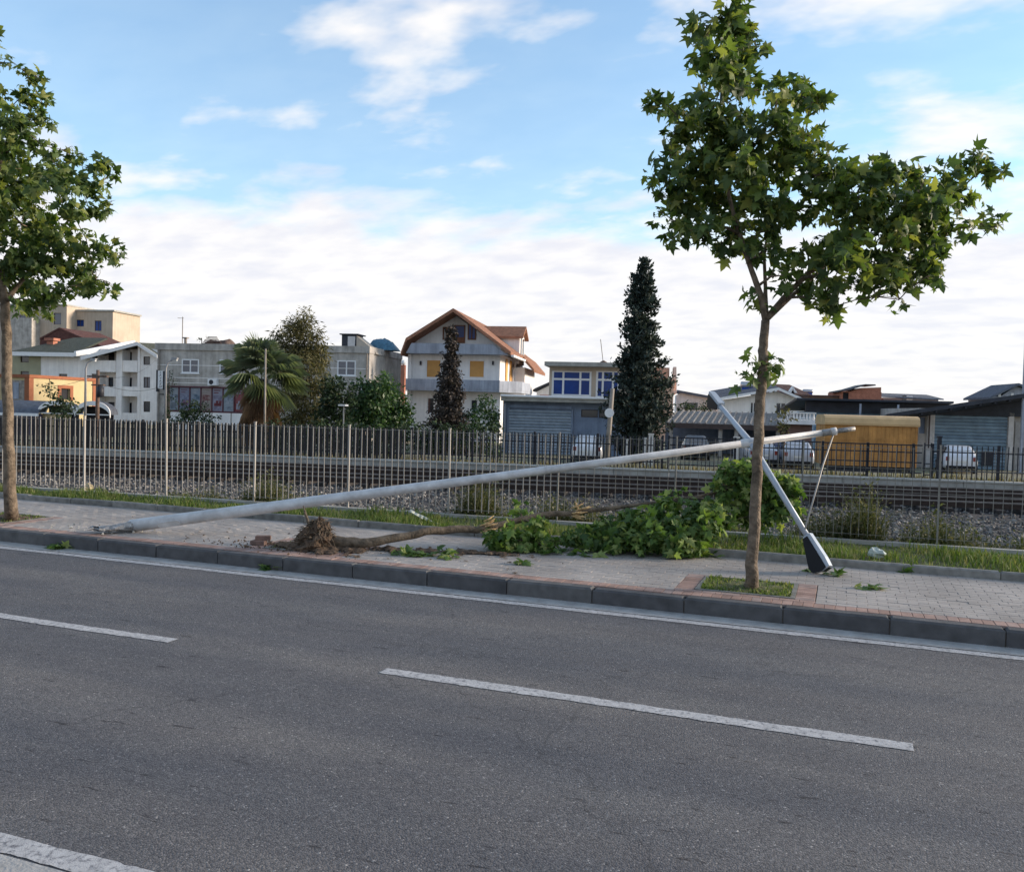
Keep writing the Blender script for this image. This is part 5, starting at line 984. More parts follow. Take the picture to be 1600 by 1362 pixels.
sh = Fac('roller_door_shed', 'shed with large blue grey roller door and dark sloping roof', 'shed', 1434, 53); w, hs = sh.wall((1434, 640, 1650, 740), M['conc_panel'], [(1436.5, 652, 1446, 677)], deep=9.); sh.part('opening', MB().box((hs[0][0], .15, hs[0][2]), (hs[0][1], .2, hs[0][3])), M['garage']); sh.shutter_door((1459, 648, 1573, 742), M['slatdark'], y=-.08, pitch=.2, mframe=M['post_white']); sh.box('pier', (1448, 645, 1456, 740), -.25, -.01, M['post_white'], foot=True); sh.box('pier', (1575, 645, 1583, 740), -.3, -.01, M['post_white'], foot=True); sh.box('drainpipe', (1451.5, 646, 1453, 700), -.36, -.27, M['darkframe']); sh.box('notice_board', (1534, 706, 1552, 727), -.25, -.17, M['blackbar'])
sh.box('block_panel', (1585, 660, 1650, 740), -.08, -.005, mat('grey_blocks', (.30, .29, .28), .9, .25, 3, .5, 6), foot=True)
p0 = sh.uz(1384, 650, -2.2); p1 = sh.uz(1660, 609, -2.2); q0, q1 = sh.uz(1384, 650, 0), sh.uz(1660, 609, 0)
sh.part('roof', MB().prism([(p0[0], -2.4, p0[1]-.1), (p1[0], -2.4, p1[1]-.1), (p1[0], -2.4, p1[1]+.12), (p0[0], -2.4, p0[1]+.12)], (0, 9, -1.4)), M['roofdark']); zl = sh.uz(1500, 646)[1]; sh.part('roof_gable', MB().prism([(sh.uz(1450, 640)[0], -.3, zl-.1), (p1[0], -.3, zl-.1), (p1[0], -.3, p1[1]-.35), (sh.uz(1450, 640)[0], -.3, zl+.10)], (0, .28, 0)), M['roofdark'])
rafter = shared('rafter', MB().box((-.05, -2.3, 0), (.05, 0, .10)), M['roofdark'])
for k in range(12): f_ = (k+.5)/12; piece('rafter', rafter, sh.root, (p0[0]+(p1[0]-p0[0])*f_, 0, p0[1]+(p1[1]-p0[1])*f_-.22))
fh = Fac('distant_grey_house', 'distant grey gabled house behind the shed roof', 'house', 1540, 110); a = fh.uz(1588, 602); l_ = fh.uz(1541, 624); r_ = fh.uz(1640, 622); w, hs = fh.wall((1548, 620, 1640, 650), M['bluegrey'], (), deep=8); fh.part('gable', MB().prism([(l_[0]+.5, .01, l_[1]-.4), (r_[0], .01, l_[1]-.4), (r_[0], .01, r_[1]), (a[0], .01, a[1]-.1)], (0, 7.9, 0)), M['bluegrey']); fh.part('roof', MB().prism([(l_[0], -.8, l_[1]), (a[0], -.8, a[1]), (a[0], -.8, a[1]+.25), (l_[0], -.8, l_[1]+.25)], (0, 9, 0)).prism([(a[0], -.8, a[1]), (r_[0], -.8, r_[1]), (r_[0], -.8, r_[1]+.25), (a[0], -.8, a[1]+.25)], (0, 9, 0)), M['tilegrey']); [fh.box('window', (x, 614, x+4, 620), -.05, .005, M['winwhite']) for x in (1560, 1580)]
pp = Fac('steel_post', 'pale steel mast rising at the right picture edge', 'mast', 1598, 50); q = pp.rect((1597, 560, 1601, 740)); pp.part('shaft', MB().box((q[0], 0, 0), (q[1], .15, q[3]+2)), M['bluegrey']); pp.part('base_plate', MB().box((q[0]-.1, -.1, 0), (q[1]+.1, .25, .05)), M['bluegrey'])

# ---- left-hand group
be = Fac('beige_apartments', 'tall beige apartment block at the upper left', 'building', -60, 150); w, hs = be.wall((-60, 476, 104, 560), M['beige'], [(84, 489, 95.5, 507), (30, 492, 40, 503)], deep=8); [be.window(z, M['darkframe'], M['curtain'], nv=1) for z in hs]; w, hs = be.wall((112, 485.5, 176, 560), M['beige'], [(119.5, 499.5, 131, 510), (148, 501, 158.5, 517)], y=2.5, deep=8); [be.window(z, M['darkframe'], M['glassblue'], y=2.5, nv=2) for z in hs]; q = be.rect((-60, 474.5, 105, 477)); be.part('parapet', MB().box((q[0], -.15, q[2]), (q[1], 8, q[3])), M['concrete']); q = be.rect((111, 484, 177, 486.5), 2.5); be.part('parapet', MB().box((q[0], 2.3, q[2]), (q[1]+.3, 10.4, q[3])), M['concrete']); q = be.rect((20, 497, 40, 530), -1.5); be.part('stair_block', MB().box((q[0], -2, 0), (q[1]+1.5, -.02, q[3])), M['conc_panel'])
rd = Fac('red_roof_house', 'house with dark red gable roof in front of the beige block', 'house', 70, 122); a = rd.uz(96, 515); l_ = rd.uz(66, 526); r_ = rd.uz(192, 541); rd.part('wall', MB().box((l_[0], 0, 0), (r_[0]-1, 8, l_[1]-1.2)), M['beige']); rd.part('roof', MB().prism([(l_[0], -.5, l_[1]-.5), (a[0], -.5, a[1]), (a[0], -.5, a[1]+.25), (l_[0], -.5, l_[1]-.2)], (0, 9, 0)).prism([(a[0], -.5, a[1]), (r_[0], -.5, r_[1]-1.4), (r_[0], -.5, r_[1]-1.1), (a[0], -.5, a[1]+.25)], (0, 9, 0)).prism([(l_[0], -.45, l_[1]-.6), (a[0], -.45, a[1]-.02), (r_[0], -.45, r_[1]-1.45), (r_[0], -.45, r_[1]-2.2), (l_[0], -.45, l_[1]-1.3)], (0, .3, 0)), M['tilered'])
wb = Fac('white_apartment_house', 'white house with stacked balconies and mossy roof', 'building', 14, 102)
w, hs = wb.wall((14, 551, 63, 690), M['khaki'], [(32, 553, 45, 566), (32, 580, 45, 587)], deep=9, name='khaki_wall'); [wb.window(z, M['darkframe'], M['glassdark'], nv=1) for z in hs]
w, hs = wb.wall((63, 553, 152, 690), M['white'], [(92, 584, 105, 597), (143, 584, 153.5, 600), (143, 555, 153.5, 563)], y=.03, deep=9); [wb.window(z, M['darkframe'], M['glassdark'], y=.03, nv=1) for z in hs]
w, hs = wb.wall((152, 545, 215, 690), M['white'], [(169, 552, 179, 563.5), (169, 589, 177, 604), (169, 628, 179, 644), (199.5, 550, 206, 565), (198, 590, 206, 605), (199, 629, 206, 645)], y=1.5, deep=8, name='recessed_wall'); [wb.window(z, M['darkframe'], M['glassdark'], y=1.5, nv=1) for z in hs]
for x0, x1 in ((152, 181), (190, 214.5)):
    for y0, y1 in ((563, 581), (604, 619), (645, 659)): q = wb.rect((x0, y0, x1, y1)); wb.part('balcony_parapet', MB().box((q[0], .0, q[2]), (q[1], .14, q[3])), M['white']); wb.part('balcony_slab', MB().box((q[0], .14, q[2]), (q[1], 1.49, q[2]+.2)), M['white'])
for x0, x1, yt in ((181, 190, 546), (214.5, 218, 537)): wb.box('pillar', (x0, yt, x1, 690), -.12, 1.45, M['white'], foot=True)
w, hs = wb.wall((218, 545, 247, 690), M['white'], [(224, 557, 234.5, 570), (224, 589, 234.5, 606), (224, 627, 234.5, 643.5)], y=.02, deep=9, name='right_wall'); [wb.window(z, M['darkframe'], M['glassdark'] if i != 1 else M['curtain'], y=.02, nv=2 if i == 1 else 1) for i, z in enumerate(hs)]
a = wb.uz(216, 537, -.6); l_ = wb.uz(128, 560, -.6); r_ = wb.uz(247.5, 557, -.6)
wb.part('gable_fill', MB().prism([(wb.uz(218, 546)[0], .03, wb.uz(218, 546)[1]-.05), (wb.uz(247, 546)[0], .03, wb.uz(218, 546)[1]-.05), (wb.uz(247, 546)[0], .03, r_[1]+.15), (a[0], .03, a[1])], (0, 8.8, 0)), M['white'])
wb.part('gable_roof', MB().prism([(l_[0], -.8, l_[1]), (a[0], -.8, a[1]), (a[0], -.8, a[1]+.12), (l_[0], -.8, l_[1]+.12)], (0, 9.8, .5)).prism([(a[0], -.8, a[1]), (r_[0], -.8, r_[1]), (r_[0], -.8, r_[1]+.12), (a[0], -.8, a[1]+.12)], (0, 9.8, .5)), M['tilegreen'])
wb.part('barge_board', MB().prism([(l_[0], -.87, l_[1]-.2), (a[0], -.87, a[1]-.2), (a[0], -.87, a[1]+.2), (l_[0], -.87, l_[1]+.2)], (0, .06, 0)).prism([(a[0], -.87, a[1]-.2), (r_[0], -.87, r_[1]-.2), (r_[0], -.87, r_[1]+.2), (a[0], -.87, a[1]+.2)], (0, .06, 0)), M['winwhite'])
e0 = wb.uz(14, 552, -1.); e1 = wb.uz(112, 554, -1.); tz = wb.uz(100, 529.5, 7.); wb.part('mossy_roof', MB().prism([(e0[0], -1., e0[1]), (e1[0]+.3, -1., e0[1]), (wb.uz(168, 531, 7)[0], 7., tz[1]), (e0[0]+2.5, 7., tz[1])], (0, .02, .2)), M['tilegreen']); wb.part('eave_board', MB().box((e0[0], -1.06, e0[1]-.25), (e1[0]+.3, -1.01, e0[1]+.2)), M['winwhite']); s0, s1 = wb.uz(112, 554, -1.), wb.uz(172, 533, 1.); wb.part('rake_board', MB().prism([(s0[0]+.3, -1.05, e0[1]-.2), (s1[0], 5.5, s1[1]-.35), (s1[0], 5.5, s1[1]+.45), (s0[0]+.3, -1.05, e0[1]+.35)], (.3, 0, 0)), M['winwhite'])
cq = wb.rect((73, 528, 83, 543), 3.); wb.part('chimney', MB().box((cq[0], 3., cq[2]-.6), (cq[1], 3.8, cq[3]-.35)).box((cq[0]-.2, 2.8, cq[3]-.3), (cq[1]+.2, 4., cq[3])), M['brick'])
ye = Fac('yellow_building', 'low yellow building with orange trim behind the arched sheds', 'building', -40, 80); YD = 9.9
yu0, yu1 = ye.uz(-40, 640)[0], ye.uz(45, 640)[0]; zt = ye.uz(45, 590)[1]; ya, yb = ye.yz(95, 612, yu1)[0], ye.yz(109, 614, yu1)[0]; wz0, wz1 = ye.yz(102, 624, yu1)[1], ye.yz(102, 607, yu1)[1]
yw = MB().box((yu0, .0, 0), (yu1-.22, YD, zt)); x_ = yu1
for (c0, c1, d0_, d1_) in ((0., ya, 0, zt), (yb, YD, 0, zt), (ya, yb, 0, wz0), (ya, yb, wz1, zt)): yw.box((yu1-.22, c0, d0_), (yu1, c1, d1_))
ye.part('wall', yw, M['yellow']); ye.part('opening', MB().box((yu1-.215, ya, wz0), (yu1-.20, yb, wz1)), M['dark'])
ye.part('window_surround', MB().box((yu1-.02, ya-.45, wz0-.1), (yu1+.06, ya, wz1+.3)).box((yu1-.02, yb, wz0-.1), (yu1+.06, yb+.45, wz1+.3)).box((yu1-.02, ya, wz1), (yu1+.06, yb, wz1+.3)), M['orange_trim'])
ye.part('roof_band', MB().box((yu0, -.15, zt), (yu1+.15, YD+.1, zt+.28)), M['orange_trim']); ye.part('pilaster', MB().box((yu1-.38, -.1, 0), (yu1+.08, .5, zt)), M['orange_trim']); ye.part('pilaster', MB().box((yu1-.1, YD-.8, 0), (yu1+.08, YD+.02, zt)), M['orange_trim'])
ye.box('stone_infill', (14, 594, 40.5, 690), -.06, -.004, M['stonepatch'], foot=True); ye.box('blind_window', (20, 597, 29, 623), -.1, -.065, M['bluegrey'])
ar = Fac('arched_shed', 'pair of arched grey canopies with white rims at the left', 'shed', -40, 66)
for nm, (x0, x1, yt, yb) in (('a', (60, 118, 627, 643)), ('b', (118, 173, 627.5, 645))):
    l_ = ar.uz(x0, yb); r_ = ar.uz(x1, yb); t_ = ar.uz((x0+x1)/2, yt); cx_ = (l_[0]+r_[0])/2; rw = (r_[0]-l_[0])/2; rh = t_[1]-l_[1]; K = 18; arc = [(cx_-rw*math.cos(math.pi*k/K), l_[1]+rh*math.sin(math.pi*k/K)) for k in range(K+1)]; b = MB(); rim = MB()
    for p, q in zip(arc, arc[1:]):
        b.prism([(p[0], 0, p[1]), (q[0], 0, q[1]), (q[0], 0, q[1]-.08), (p[0], 0, p[1]-.08)], (0, .9, 0)); rim.prism([(p[0], -.1, p[1]+.05), (q[0], -.1, q[1]+.05), (q[0], -.1, q[1]-.28), (p[0], -.1, p[1]-.28)], (0, .09, 0))
    ar.part('vault', b, M['tilegrey'], smooth=False); ar.part('rim', rim, M['winwhite']); ar.part('tie_rod', MB().box((l_[0]+.1, -.05, l_[1]-.12), (r_[0]-.1, .0, l_[1]-.04)), M['winwhite']); ar.part('back', MB().box((l_[0]+.3, .75, 0), (r_[0]-.3, .85, l_[1]+rh*.6)), M['dark'])
    for x_ in (l_[0]+.08, r_[0]-.18): ar.part('post', MB().box((x_, 0, 0), (x_+.1, .1, l_[1])), M['blackbar'])
a0 = ar.uz(-40, 643, -.2); a1 = ar.uz(62, 643, -.2); zt = ar.uz(20, 625, 2.)[1]; K = 10; b = MB()
for k in range(K):
    f0, f1 = k/K*math.pi*.5, (k+1)/K*math.pi*.5; b.prism([(a0[0], -.3+3*(1-math.cos(f0)), a0[1]+(zt-a0[1])*math.sin(f0)), (a0[0], -.3+3*(1-math.cos(f1)), a0[1]+(zt-a0[1])*math.sin(f1)), (a0[0], -.3+3*(1-math.cos(f1)), a0[1]+(zt-a0[1])*math.sin(f1)-.08), (a0[0], -.3+3*(1-math.cos(f0)), a0[1]+(zt-a0[1])*math.sin(f0)-.08)], (a1[0]-a0[0], 0, 0))
ar.part('long_vault', b, M['tilegrey']); ar.part('vault_gutter', MB().box((a0[0], -.42, a0[1]-.2), (a1[0], -.3, a0[1])), M['winwhite']); ar.part('front_wall', MB().box((a0[0], -.1, 0), (a1[0], .1, a0[1]-.02)), M['purple']); ar.box('stone_wall', (66, 646, 107, 700), .4, .7, M['yellow'], foot=True)
# ---- poles and lamps beyond the track
def gz(t): return float(np.interp(t, [a for a, c in prof], [c for a, c in prof]))
def base_at(px, depth, zb=None):
    p = at(px, 660, depth); t = (p[:2]-RO)@E2; return np.array([p[0], p[1], gz(t) if zb is None else zb])
def bent_lamp(label, px, depth, ytop, hook):
    b = base_at(px, depth); o = thing('street_lamp', label, 'street lamp', b, RA, 'hooked street lamps beyond the railway'); hgt = at(px, ytop, depth)[2]-b[2]; MB().tube([(0, 0, 0), (0, 0, hgt*.9), (hook*.25, 0, hgt*.97), (hook*.8, 0, hgt)], [.09, .055, .045, .04], 8).build('pole', M['lamppost'], o, True); MB().prism([(hook*.75, -.1, hgt-.04), (hook*1.45, -.1, hgt+.02), (hook*1.5, -.1, hgt+.12), (hook*.8, -.1, hgt+.14)], (0, .2, 0)).build('lamp_head', M['lamppost'], o); MB().box((hook*.95 if hook > 0 else hook*1.4, -.07, hgt-.05), (hook*1.4 if hook > 0 else hook*.95, .07, hgt-.005)).build('lens', M['paper'], o)
bent_lamp('hooked lamp post in front of the yellow building', 133, 52, 563, .45); bent_lamp('hooked lamp post beside the blade sign of the grey building', 258, 52, 562, .5)
def pole(label, name, px0, y0, px1, y1, depth, r, m, cat='pole'):
    b = base_at(px0, depth); tp = at(px1, y1, depth); o = thing(name, label, cat, b); MB().tube([b, (b+tp)/2, tp], [r*1.15, r, r*.85], 8).build('shaft', m, o, True, world=True); return o, b, tp
pole('slim pale pole standing in front of the palm', 'pole', 414, 700, 415, 545, 44, .05, M['pole'])
up_, b_, tp_ = pole('leaning wooden pole carrying a white round disc left of the cypress', 'utility_pole', 949, 715, 957, 607, 46, .13, M['pole'], 'pole')
c = at(952, 645, 45.7); K = 18; d = MB(); n_ = -E2_3
d.prism([c+E1_3*.24*math.cos(2*math.pi*k/K)+np.array([0, 0, .24*math.sin(2*math.pi*k/K)]) for k in range(K)], n_*.05); d.build('disc', M['paper'], up_, world=True); MB().tube([c-n_*.3, c], .025, 6).build('bracket', M['blackbar'], up_, world=True)
tp2, b2, t2_ = pole('dark power pole with a transformer beside the white balconies', 'power_pole', 152, 690, 153, 578, 62, .13, M['timber']); MB().box(tuple(t2_-np.array([.9, .1, .5])), tuple(t2_+np.array([.9, .1, -.4]))).box(tuple(t2_-np.array([.5, .1, 1.1])), tuple(t2_+np.array([.6, .1, -1.0]))).build('crossarm', M['timber'], tp2, world=True); MB().lathe(tuple(t2_+np.array([.35, -.1, -1.9])), [(.05, 0), (.25, .05), (.25, .7), (.05, .78)], 10).build('transformer', M['blackbar'], tp2, True, world=True)
sl_, b3, t3 = pole('short lamp mast with a flat T head in front of the dark bushes', 'yard_lamp', 537, 690, 537, 633, 48, .04, M['galv'], 'lamp'); MB().box(tuple(t3-E1_3*.25-np.array([0, .12, .05])), tuple(t3+E1_3*.2+np.array([0, .12, .05]))).build('lamp_head', M['paper'], sl_, world=True)
for k, (px, h_, w_, lab) in enumerate(((1008, 1.3, .14, 'white post at the foot of the cypress, leftmost of three'), (1018, 1.5, .22, 'broader white pillar right of the cypress foot'), (980, 1.2, .12, 'white post half hidden by the cypress foot'), (1152, 1.5, .24, 'stout white pillar behind the bar railing at the carport'))):
    b = base_at(px, 41); o = thing('white_pillar', lab, 'pillar', b, RA, 'white pillars behind the far fence'); MB().box((-w_/2, -w_/2, 0), (w_/2, w_/2, h_)).build('shaft', M['post_white'], o); MB().box((-w_*.62, -w_*.62, h_), (w_*.62, w_*.62, h_+.06)).build('cap', M['post_white'], o)
M['wire'] = mat('wire', (.03, .03, .03), .6, .1, 2)
def wire(a, b, sag, label):
    pts = [a*(1-f)+b*f-np.array([0, 0, sag*4*f*(1-f)]) for f in np.linspace(0, 1, 14)]; tag(MB().tube(pts, .014, 4).build('overhead_wire', M['wire']), label, 'wire', 'overhead wires')
wire(t2_+np.array([0, 0, -.45]), at(246, 560, 101), .8, 'wire rising from the power pole to the right of the white house'); wire(t2_+np.array([-.5, 0, -.45]), at(20, 585, 100), 1., 'wire running left from the power pole across the white house'); wire(t2_+np.array([.5, 0, -1.0]), at(262, 600, 71), .5, 'lower wire from the power pole to the grey building')

# ---- trees beyond the track
M['darkleaf'] = ramp_mat('dark_foliage', [(.012, .022, .012), (.022, .040, .018), (.036, .060, .024), (.055, .085, .032)], .7, .12)
M['citrus'] = ramp_mat('glossy_foliage', [(.016, .040, .014), (.030, .068, .022), (.048, .098, .030), (.08, .14, .045)], .5, .28, spec=.4)
M['olive'] = ramp_mat('olive_foliage', [(.045, .045, .020), (.080, .076, .032), (.12, .108, .046), (.17, .15, .065)], .7, .2)
M['cypress'] = ramp_mat('cypress_foliage', [(.014, .022, .020), (.024, .036, .031), (.038, .054, .045), (.058, .076, .06)], .8, .08)
M['deadleaf'] = ramp_mat('dead_foliage', [(.034, .029, .027), (.058, .048, .043), (.09, .074, .064)], .9, .05)
M['palmleaf'] = ramp_mat('palm_frond', [(.085, .11, .075), (.135, .165, .105), (.195, .225, .14), (.26, .265, .155)], .55, .42, spec=.4); M['palmdead'] = ramp_mat('palm_skirt', [(.13, .08, .05), (.21, .13, .08), (.30, .20, .125)], .9, .1); M['bark2'] = ramp_mat('dark_bark', [(.07, .055, .042), (.11, .09, .07)], .9, bump=.6, bscale=14, grain=.3)
def clump_tree(name, label, cat, px, depth, clumps, leaf, dens, m, tmpl=SIMPLE, trunk_r=.14, droop=.2, spread=.6, group=None, trunk_top=None):
    b = base_at(px, depth); o = thing(name, label, cat, b, 0, group); cl = []
    for x, y, r in clumps: d = depth+rng.normal(0, spread); cl.append((at(x, y, d), r/F*d))
    low = min(c[2] for c, r in cl); top = np.array([b[0], b[1], max(low-.1, b[2]+.3)]) if trunk_top is None else at(*trunk_top, depth)
    tb = MB(); tb.tube([b-np.array([0, 0, .1]), (b+top)/2+rng.normal(0, .04, 3), top], [trunk_r*1.3, trunk_r, trunk_r*.75], 9, rnd=.5, jit=.06); tb.build('trunk', M['bark2'], o, True, rnd=True, world=True)
    br = MB(); skeleton(br, [(top, trunk_r*.7)], cl, trunk_r*.6, seg=5, rmin=.012); br.build('branches', M['bark2'], o, True, rnd=True, world=True)['kind'] = 'stuff'
    crown_leaves('crown', cl, np.mean([c for c, r in cl], axis=0), leaf, dens, m, o, tmpl, droop); return o
clump_tree('citrus_tree', 'dense round glossy green tree right of the palm', 'tree', 592, 52, [(595,603,20),(575,615,22),(612,612,20),(560,635,24),(590,632,30),(620,635,22),(575,655,24),(610,658,26),(635,655,12),(548,650,14),(600,590,10),(565,600,12),(632,640,12),(590,665,24),(625,672,14)], .24, 950, M['citrus'], SIMPLE)
clump_tree('olive_tree', 'tall loose olive green tree directly behind the palm', 'tree', 470, 56, [(465,510,20),(480,500,12),(455,515,16),(485,520,18),(445,535,16),(470,540,24),(490,550,18),(455,560,24),(480,575,24),(500,570,12),(465,600,26),(490,605,20),(478,635,24),(450,620,22),(500,630,14),(460,655,26),(490,660,18),(478,489,8),(432,520,8),(505,590,10),(502,560,14),(510,605,14),(498,535,12),(440,575,14),(515,625,12)], .33, 1000, M['olive'], NARROW, .2, .7)
clump_tree('laurel_bush', 'dark bushy tree between the olive tree and the glossy round tree', 'bush', 520, 50, [(512,610,16),(530,600,12),(520,630,20),(545,625,14),(505,645,18),(530,655,18),(512,595,8),(548,610,9),(500,665,14),(540,668,12)], .22, 950, M['darkleaf'], SIMPLE)
clump_tree('dark_shrub', 'dark green shrub against the foot of the gabled house', 'shrub', 755, 56, [(740,650,16),(760,642,16),(775,650,12),(752,630,10),(768,628,8),(745,665,18),(770,665,16),(735,672,10),(757,622,6)], .2, 700, M['citrus'], SIMPLE, .08)
clump_tree('spreading_shrub', 'dark spreading shrub in front of the shop posters', 'shrub', 305, 50, [(290,645,14),(310,640,16),(325,650,12),(300,655,18),(280,655,10),(318,660,14),(338,652,6),(285,635,7),(300,632,8),(270,662,8),(330,662,8)], .16, 800, M['darkleaf'], SIMPLE, .05)
clump_tree('young_tree', 'thin young tree in front of the arched sheds', 'tree', 95, 50, [(80,610,6),(75,600,4),(88,622,10),(98,630,12),(85,638,12),(105,640,10),(115,630,7),(95,648,10),(70,612,3),(78,596,3),(118,642,5),(66,604,3)], .2, 600, M['darkleaf'], SIMPLE, .05)
clump_tree('climber_post', 'ivy climbing a grey stump left of the shop posters', 'climber', 264, 54, [(262,640,8),(266,625,6),(263,655,10),(268,610,5),(262,600,4),(270,596,3),(266,668,10),(258,650,6),(272,590,2.5),(266,583,2.5)], .14, 800, M['darkleaf'], SIMPLE, .14, trunk_top=(263, 615))
clump_tree('thin_tree', 'thin pale green tree in front of the carport end', 'tree', 1226, 44, [(1225,650,8),(1216,640,5),(1232,640,6),(1228,662,9),(1220,668,6),(1236,655,5),(1213,655,4),(1222,678,6)], .18, 500, M['olive'], SIMPLE, .04)
clump_tree('garden_bush', 'rounded dark bush under the eaves of the small white house', 'bush', 1072, 66, [(1062,637,7),(1072,635,8),(1082,638,7),(1090,641,5)], .2, 600, M['darkleaf'], SIMPLE, .06); clump_tree('garden_bush', 'small dark bush left of the white villa', 'bush', 1100, 68, [(1098,634,7),(1106,637,8),(1112,641,6)], .2, 600, M['darkleaf'], SIMPLE, .06)
ro_ = g.uz(316, 535, 2.)
def shrub_on(label, fac, px, y, zloc, cl, depth): 
    b = fac.o+E1_3*fac.uz(px, 530, y)[0]+E2_3*y+np.array([0, 0, zloc]); o = thing('potted_shrub', label, 'shrub', b); c_ = [(at(x, yy, depth), r/F*depth) for x, yy, r in cl]; t = MB(); t.tube([b, c_[0][0]], [.05, .03], 6); t.build('stem', M['bark2'], o, rnd=True, world=True); crown_leaves('crown', c_, c_[0][0], .16, 200, M['darkleaf'], o, SIMPLE); MB().lathe((0, 0, 0), [(.25, 0), (.32, .4), (.28, .42)], 10).build('pot', M['brick'], o)
shrub_on('small leafy shrub in a pot on the grey roof', g, 316, 2.5, topz-.55, [(315, 528, 6), (320, 526, 4), (311, 527, 4)], proj(g.o+E2_3*2.5+E1_3*ro_[0])[2])
# cypress: ragged spire of upswept tufts
def spire(name, label, px, depth, ytop, ybase, prof_, m, n, tuft, dead=False, seed=0):
    b = base_at(px, depth); o = thing(name, label, 'tree', b); rg = np.random.default_rng(seed); top = at(px-1 if not dead else px, ytop, depth); Hh = top[2]-b[2]; tb = MB(); tb.tube([b, b+np.array([0, 0, Hh*.55]), b+np.array([0, 0, Hh*.97])], [.24, .13, .02], 8); tb.build('trunk', M['bark2'], o, True, rnd=True, world=True)
    fr_ = np.array([p[0] for p in prof_]); rr_ = np.array([p[1] for p in prof_])
    wts = np.interp(np.linspace(0, 1, 400), fr_, rr_)+.1; cdf = np.cumsum(wts)/wts.sum(); nb = n//46; zz = np.interp(rg.random(nb), cdf, np.linspace(0, 1, 400)); az = rg.random(nb)*6.283; R_ = np.interp(zz, fr_, rr_)*(.42+.85*rg.random(nb)); br = MB(); Ps, Ns, As = [], [], []
    for k in range(nb):
        d = np.array([math.cos(az[k]), math.sin(az[k]), 0]); p0 = b+np.array([0, 0, zz[k]*Hh-.1]); p1 = p0+d*R_[k]+np.array([0, 0, (.30 if not dead else .05)*R_[k]]); br.tube([p0, p1], [.03, .01], 4)
        f_ = rg.random(46)**.6; P = p0+(p1-p0)*f_[:, None]+rg.normal(0, .10 if not dead else .12, (46, 3)); Ps.append(P); Ns.append(rg.normal(0, .8, (46, 3))+d*.5); As.append(d*.5+rg.normal(0, .45, (46, 3))+np.array([0, 0, .55 if not dead else -.35]))
    br.build('branches', M['bark2'], o, rnd=True, world=True)['kind'] = 'stuff'; P = np.concatenate(Ps); k = len(P); leaves('crown', P, np.concatenate(Ns), np.concatenate(As), tuft*(.5+rg.random(k)), SIMPLE, m, o, np.clip(rg.random(k)**1.4, 0, 1)); return o
spire('cypress', 'tall dark cypress standing right of the garage', 997, 50, 403, 720, [(0, 1.25), (.08, 1.6), (.2, 1.85), (.32, 1.72), (.45, 1.35), (.6, 1.02), (.75, .8), (.87, .52), (.93, .42), (.97, .24), (1., .05)], M['cypress'], 24000, .22, seed=4)
spire('dead_conifer', 'dead brown conifer in front of the gabled house', 702, 54, 508, 700, [(0, 1.35), (.12, 1.5), (.3, 1.15), (.45, .85), (.55, .75), (.65, .5), (.8, .33), (.92, .24), (1., .06)], M['deadleaf'], 14000, .19, True, seed=6)
# fan palm
pb = base_at(409, 47); palm = thing('fan_palm', 'fan palm with a brown skirt of dead fronds in front of the grey building', 'palm', pb); crz = at(408, 592, 47); tb = MB(); tb.tube([pb, (pb+crz)/2, crz], [.42, .36, .34], 12, rnd=.3, jit=.05); tb.build('trunk', M['bark2'], palm, True, rnd=True, world=True)
def frond(V, Fs, R, base, d, L_, blade, droop, rg, rv):
    """stalk plus a fan of pointed blades"""
    sidev = unit(np.cross(d, np.array([0, 0, 1.]))+1e-6); upv = np.cross(sidev, d); hub = base+d*L_
    k = len(V); V += [base-sidev*.02, base+sidev*.02, hub+sidev*.015, hub-sidev*.015]; Fs.append((k, k+1, k+2)); Fs.append((k, k+2, k+3)); R += [rv, rv]
    for a in np.linspace(-1.25, 1.25, 17):
        bd = d*math.cos(a)+sidev*math.sin(a)+upv*(.10*math.cos(a*2)); ln = blade*(.75+.3*math.cos(a))*(.9+.2*rg.random()); w_ = np.cross(bd, upv)*.024; tip = hub+bd*ln+np.array([0, 0, -droop*ln]); mid = hub+bd*ln*.6+np.array([0, 0, -droop*ln*.2]); k = len(V); V += [hub, mid+w_, tip, mid-w_]; Fs.append((k, k+1, k+2)); Fs.append((k, k+2, k+3)); q = min(1, max(0, rv+rg.normal()*.12)); R += [q, q]
rg = np.random.default_rng(3); V, Fs, R = [], [], []
for k in range(60):
    az = rg.random()*6.283; el = math.radians(rg.uniform(-38, 86)); d = np.array([math.cos(az)*math.cos(el), math.sin(az)*math.cos(el), math.sin(el)]); frond(V, Fs, R, crz+np.array([0, 0, .25]), d, 1.15*(.75+.4*rg.random()), 1.30, .22+.35*rg.random(), rg, rg.random()*.9)
mesh_np('fronds', np.array(V), np.array(Fs), M['palmleaf'], palm, np.array(R)); V, Fs, R = [], [], []
for k in range(90):
    az = rg.random()*6.283; el = math.radians(rg.uniform(-88, -50)); z_ = rg.random(); d = np.array([math.cos(az)*math.cos(el), math.sin(az)*math.cos(el), math.sin(el)]); frond(V, Fs, R, crz+np.array([.3*math.cos(az), .3*math.sin(az), -2.2*z_]), d, .55, .85, .5, rg, rg.random())
mesh_np('dead_skirt', np.array(V), np.array(Fs), M['palmdead'], palm, np.array(R))
